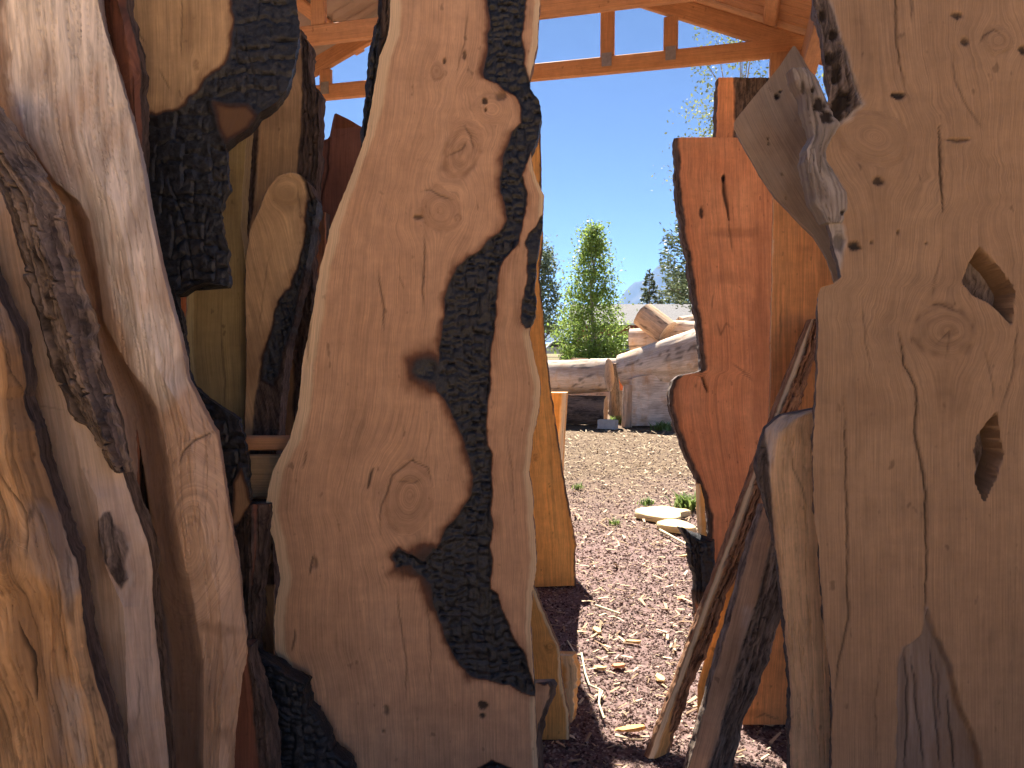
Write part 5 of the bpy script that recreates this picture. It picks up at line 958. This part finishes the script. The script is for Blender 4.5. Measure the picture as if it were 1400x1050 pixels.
# ------------------------------------------------------------------ ground litter
M['gravel'] = tinted('red_cinder_gravel', [(0.05, 0.026, 0.022), (0.15, 0.086, 0.072), (0.25, 0.163, 0.135), (0.42, 0.325, 0.27)], 0.95)
M['chips'] = tinted('wood_chips', [(0.22, 0.13, 0.075), (0.48, 0.34, 0.20), (0.66, 0.54, 0.36)], 0.85)
def scatter(name, n, sizes, xr, fn_y, mat, shape, seed, sink=0.3):
    r = np.random.default_rng(seed); y = fn_y(r.random(n)); x = (xr[0] + (xr[1] - xr[0]) * r.random(n)) * (0.55 + y * 0.16)
    s = sizes[0] + (sizes[1] - sizes[0]) * r.random(n) ** 2.2; s = s * (0.8 + y * 0.05)
    sv, sf = shape; k = len(sv); th = r.random(n) * 6.283; c, si = np.cos(th), np.sin(th)
    J = sv[None] * (0.7 + 0.6 * r.random((n, k, 1))) * (np.array([1, 0.75, 0.6]) * (0.8 + 0.4 * r.random((n, 1, 3))))
    tl = r.normal(size=n) * 0.25
    Zt = J[..., 2] + J[..., 0] * tl[:, None]
    V = np.stack([J[..., 0] * c[:, None] - J[..., 1] * si[:, None], J[..., 0] * si[:, None] + J[..., 1] * c[:, None], Zt], -1) * s[:, None, None]
    V += np.stack([x, y, gz(x, y) + s * sink], -1)[:, None]
    F = (np.arange(n)[:, None, None] * k + sf[None]).reshape(-1, sf.shape[1])
    me = rawmesh(name, V.reshape(-1, 3), **({'tris': F} if sf.shape[1] == 3 else {'quads': F}), attrs=dict(tint=np.repeat(r.random(n), k)), smooth=False)
    return link(name, me, mat)
octv = np.array([(1, 0, 0), (-1, 0, 0), (0, 1, 0), (0, -1, 0), (0, 0, 1), (0, 0, -1)], float); octf = np.array([(0, 2, 4), (2, 1, 4), (1, 3, 4), (3, 0, 4), (2, 0, 5), (1, 2, 5), (3, 1, 5), (0, 3, 5)])
tag(scatter('gravel', 80000, (0.0045, 0.012), (-0.9, 1.9), lambda q: 2.2 - 3.3 * np.log(1 - 0.95 * q), M['gravel'], (octv, octf), 301), 'red cinder gravel covering the ground between the slabs', 'gravel', kind='stuff')
chv = np.array([(x * 1.0, y * 0.35 * (1 if x < 0 else .7), z * 0.09) for x in (-1, 1) for y in (-1, 1) for z in (-1, 1)], float); chf = np.array(BOXF)
tag(scatter('wood_chips', 9500, (0.006, 0.030), (-0.9, 1.9), lambda q: 2.2 + 11.0 * q ** 0.9, M['chips'], (chv, chf), 302, 0.75), 'pale wood chips and shavings strewn over the gravel', 'wood chips', kind='stuff')
def slice_(name, px, py, rx, ry, th, label, seed, rot, z0=0.0):
    gx_, gy_ = ground(px, py); k = 40; a = np.linspace(0, 2 * math.pi, k, endpoint=False)
    rr = 1 + 0.10 * np.sin(3 * a + seed) + 0.14 * (fbm(np.cos(a) * 2 + 5, np.sin(a) * 2 + 5, seed, 3) - 0.5) + 0.55 * np.exp(-((a - 0.2) / 0.22) ** 2) * (seed == 401)
    Xr, Yr = rx * rr * np.cos(a), ry * rr * np.sin(a); c, s = math.cos(rot), math.sin(rot); V, A, G = [], [], []
    rings = [(1.0, 0.0), (1.02, th * .5), (1.0, th * .9), (0.97, th)] + [(f, th + 0.006 * (1 - f)) for f in (0.85, 0.65, 0.45, 0.25, 0.05)]
    for f, z in rings:
        for i in range(k):
            x_, y_ = Xr[i] * f, Yr[i] * f; V.append((gx_ + c * x_ - s * y_, gy_ + s * x_ + c * y_, z0 + z)); A.append(1.0 if z < th * .8 else 0); G.append((f * rx, a[i] * .1, seed))
    idx = np.arange(len(rings) * k).reshape(-1, k); Q = np.stack([idx[:-1], np.roll(idx[:-1], -1, 1), np.roll(idx[1:], -1, 1), idx[1:]], -1).reshape(-1, 4)
    z = np.zeros(len(V)); A = np.array(A)
    tag(link(name, rawmesh(name, np.array(V), Q, [list(idx[0][::-1]), list(idx[-1])], attrs=dict(grain=np.array(G), char=z, sap=z + .9, crack=z, knot=z, bark=A * .25, grey=z), angle=45), M['slice'], None, (gx_, gy_, z0)), label, 'wood slice')
M['slice'] = wood('fresh_cut_slice', (0.66, 0.47, 0.22), (0.55, 0.34, 0.13), (0.72, 0.56, 0.28), contrast=.4, fine=.2, streak=.2)
slice_('wood_slice', 902, 707, 0.19, 0.24, 0.05, 'larger pale wood slice with pointed end lying on the gravel', 401, 0.0)
slice_('wood_slice', 924, 724, 0.12, 0.17, 0.05, 'smaller pale wood slice in front of the larger one', 402, 0.6)
def stick(name, pts, r, mat, label, cat, group=None):
    P = [np.array((*ground(px, py), 0.012 + r)) for px, py in pts]; V, Q = tubes([(P[i], P[i + 1], r, r * .9) for i in range(len(P) - 1)], 6)
    b = tuple(float(q) for q in P[0]); tag(link(name, rawmesh(name, V, Q), mat, None, b), label, cat, group)
M['straw'] = simple('pale_straw', (0.62, 0.55, 0.34), 0.8)
stick('splinter', [(902, 728), (945, 752)], 0.010, M['straw'], 'straight pale splinter lying by the wood slices', 'splinter')
stick('root_strand', [(795, 898), (800, 925), (806, 942), (820, 948), (819, 968), (826, 988)], 0.005, M['straw'], 'longest pale straw strand bent on the gravel', 'straw')
stick('root_strand', [(776, 880), (788, 900), (797, 900)], 0.004, M['straw'], 'short pale straw strand by the splintered offcut', 'straw')
stick('root_strand', [(806, 942), (824, 950), (818, 965)], 0.004, M['straw'], 'short pale straw strand crossing the longest one', 'straw')
stick('splinter', [(814, 832), (848, 844)], 0.007, M['straw'], 'pale splinter on the gravel in the middle of the path', 'splinter')
def shard(name, px, py, lx, ly, rot, mat, label, seed):
    gx_, gy_ = ground(px, py); r = np.random.default_rng(seed); n = 9; c, s = math.cos(rot), math.sin(rot); V = []
    for z in (0.0, 0.012):
        for i in range(n):
            a = 2 * math.pi * i / n; q = 0.75 + 0.5 * r.random(); x_, y_ = lx * q * math.cos(a), ly * q * math.sin(a); V.append((gx_ + c * x_ - s * y_, gy_ + s * x_ + c * y_, z + 0.004 + 0.1 * x_ * (z > 0) + abs(x_) * .05))
    V = np.array(V); z = np.zeros(len(V)); me = rawmesh(name, V, [(i, (i + 1) % n, n + (i + 1) % n, n + i) for i in range(n)], [list(range(n))[::-1], list(range(n, 2 * n))], attrs=dict(grain=V * [3, 1, 1], char=z, sap=z, crack=z, knot=z, bark=z, grey=z), smooth=False)
    tag(link(name, me, M[mat], None, (gx_, gy_, 0)), label, 'wood chip', 'large single chips on the path')
for i, (px, py, lx, ly, rot, mt, lb) in enumerate(((862, 1000, .06, .014, .1, 'orange', 'long curled orange chip near the bottom of the path'), (902, 930, .016, .035, .2, 'slice', 'upright-lying pale chip right of the path middle'), (816, 864, .02, .04, .3, 'slice', 'pale pointed chip beside the dark shadow edge'), (845, 913, .03, .015, 0, 'cedar', 'rusty orange chip left of the pale chip'), (820, 916, .03, .013, -.5, 'slice', 'small pale chip next to the straw strands'), (932, 820, .03, .015, .8, 'cedar', 'rust-coloured chip near the scorched offcut'), (866, 880, .04, .012, -.4, 'slice', 'long pale chip in the middle of the path'), (935, 762, .04, .012, .2, 'slice', 'pale chip below the wood slices'))):
    shard('loose_chip', px, py, lx, ly, rot, mt, lb, 500 + i)
M['grass'] = tinted('weeds', [(0.09, 0.14, 0.03), (0.17, 0.24, 0.06), (0.28, 0.33, 0.12)], 0.6, 0.4)
def tuft(px, py, h, sp, n, label, seed):
    gx_, gy_ = ground(px, py); r = np.random.default_rng(seed); V, Q, T = [], [], []
    for i in range(n):
        a = r.random() * 6.28; b0 = np.array([gx_ + sp * r.normal() * .5, gy_ + sp * r.normal() * .5, 0]); d = np.array([math.cos(a), math.sin(a), 0]); s = np.array([-d[1], d[0], 0]) * h * .09; hh = h * (.5 + .6 * r.random())
        for k in range(4):
            f = k / 3; p = b0 + d * hh * .7 * f * f + np.array([0, 0, hh * f * (1.2 - .4 * f)]); wv_ = (1 - f) ** .6 + .05
            V += [p - s * wv_, p + s * wv_]; T += [r.random()] * 2
        q = len(V) - 8; Q += [(q + 2 * k, q + 2 * k + 1, q + 2 * k + 3, q + 2 * k + 2) for k in range(3)]
    tag(link('weed_tuft', rawmesh('weed_tuft', np.array(V), np.array(Q), attrs=dict(tint=np.array(T))), M['grass'], None, (gx_, gy_, 0)), label, 'weed')
tuft(941, 694, 0.16, 0.12, 90, 'bright green weed tuft beside the lobed slab', 601)
tuft(841, 717, 0.06, 0.05, 30, 'small green weed on the gravel left of the wood slices', 602)
tuft(905, 588, 0.20, 0.16, 70, 'grass tuft growing against the squared block', 603)
tuft(846, 578, 0.18, 0.16, 60, 'grass tuft between the concrete block and the squared block', 604)
tuft(790, 668, 0.07, 0.05, 40, 'dry low weed at the left edge of the dirt', 605)
tuft(885, 690, 0.08, 0.07, 50, 'pale low weeds behind the wood slices', 606)
# ------------------------------------------------------------------ air
def haze():
    m = bpy.data.materials.new('thin_blue_air'); m.use_nodes = True; t = m.node_tree
    for n in list(t.nodes):
        if n.type == 'BSDF_PRINCIPLED': t.nodes.remove(n)
    v = t.nodes.new('ShaderNodeVolumePrincipled'); v.inputs['Color'].default_value = (0.25, 0.50, 1.0, 1); v.inputs['Density'].default_value = HAZE; v.inputs['Anisotropy'].default_value = 0.2
    t.links.new(v.outputs[0], t.nodes['Material Output'].inputs['Volume'])
    o = link('haze', rawmesh('haze', boxv((0, 0, 1147), (26500, 0, 0), (0, 26500, 0), (0, 0, 1150)), BOXF, smooth=False), m)
    tag(o, 'thin blue air fading the far mountain', 'haze', kind='stuff')
HAZE = 0.00002
haze()
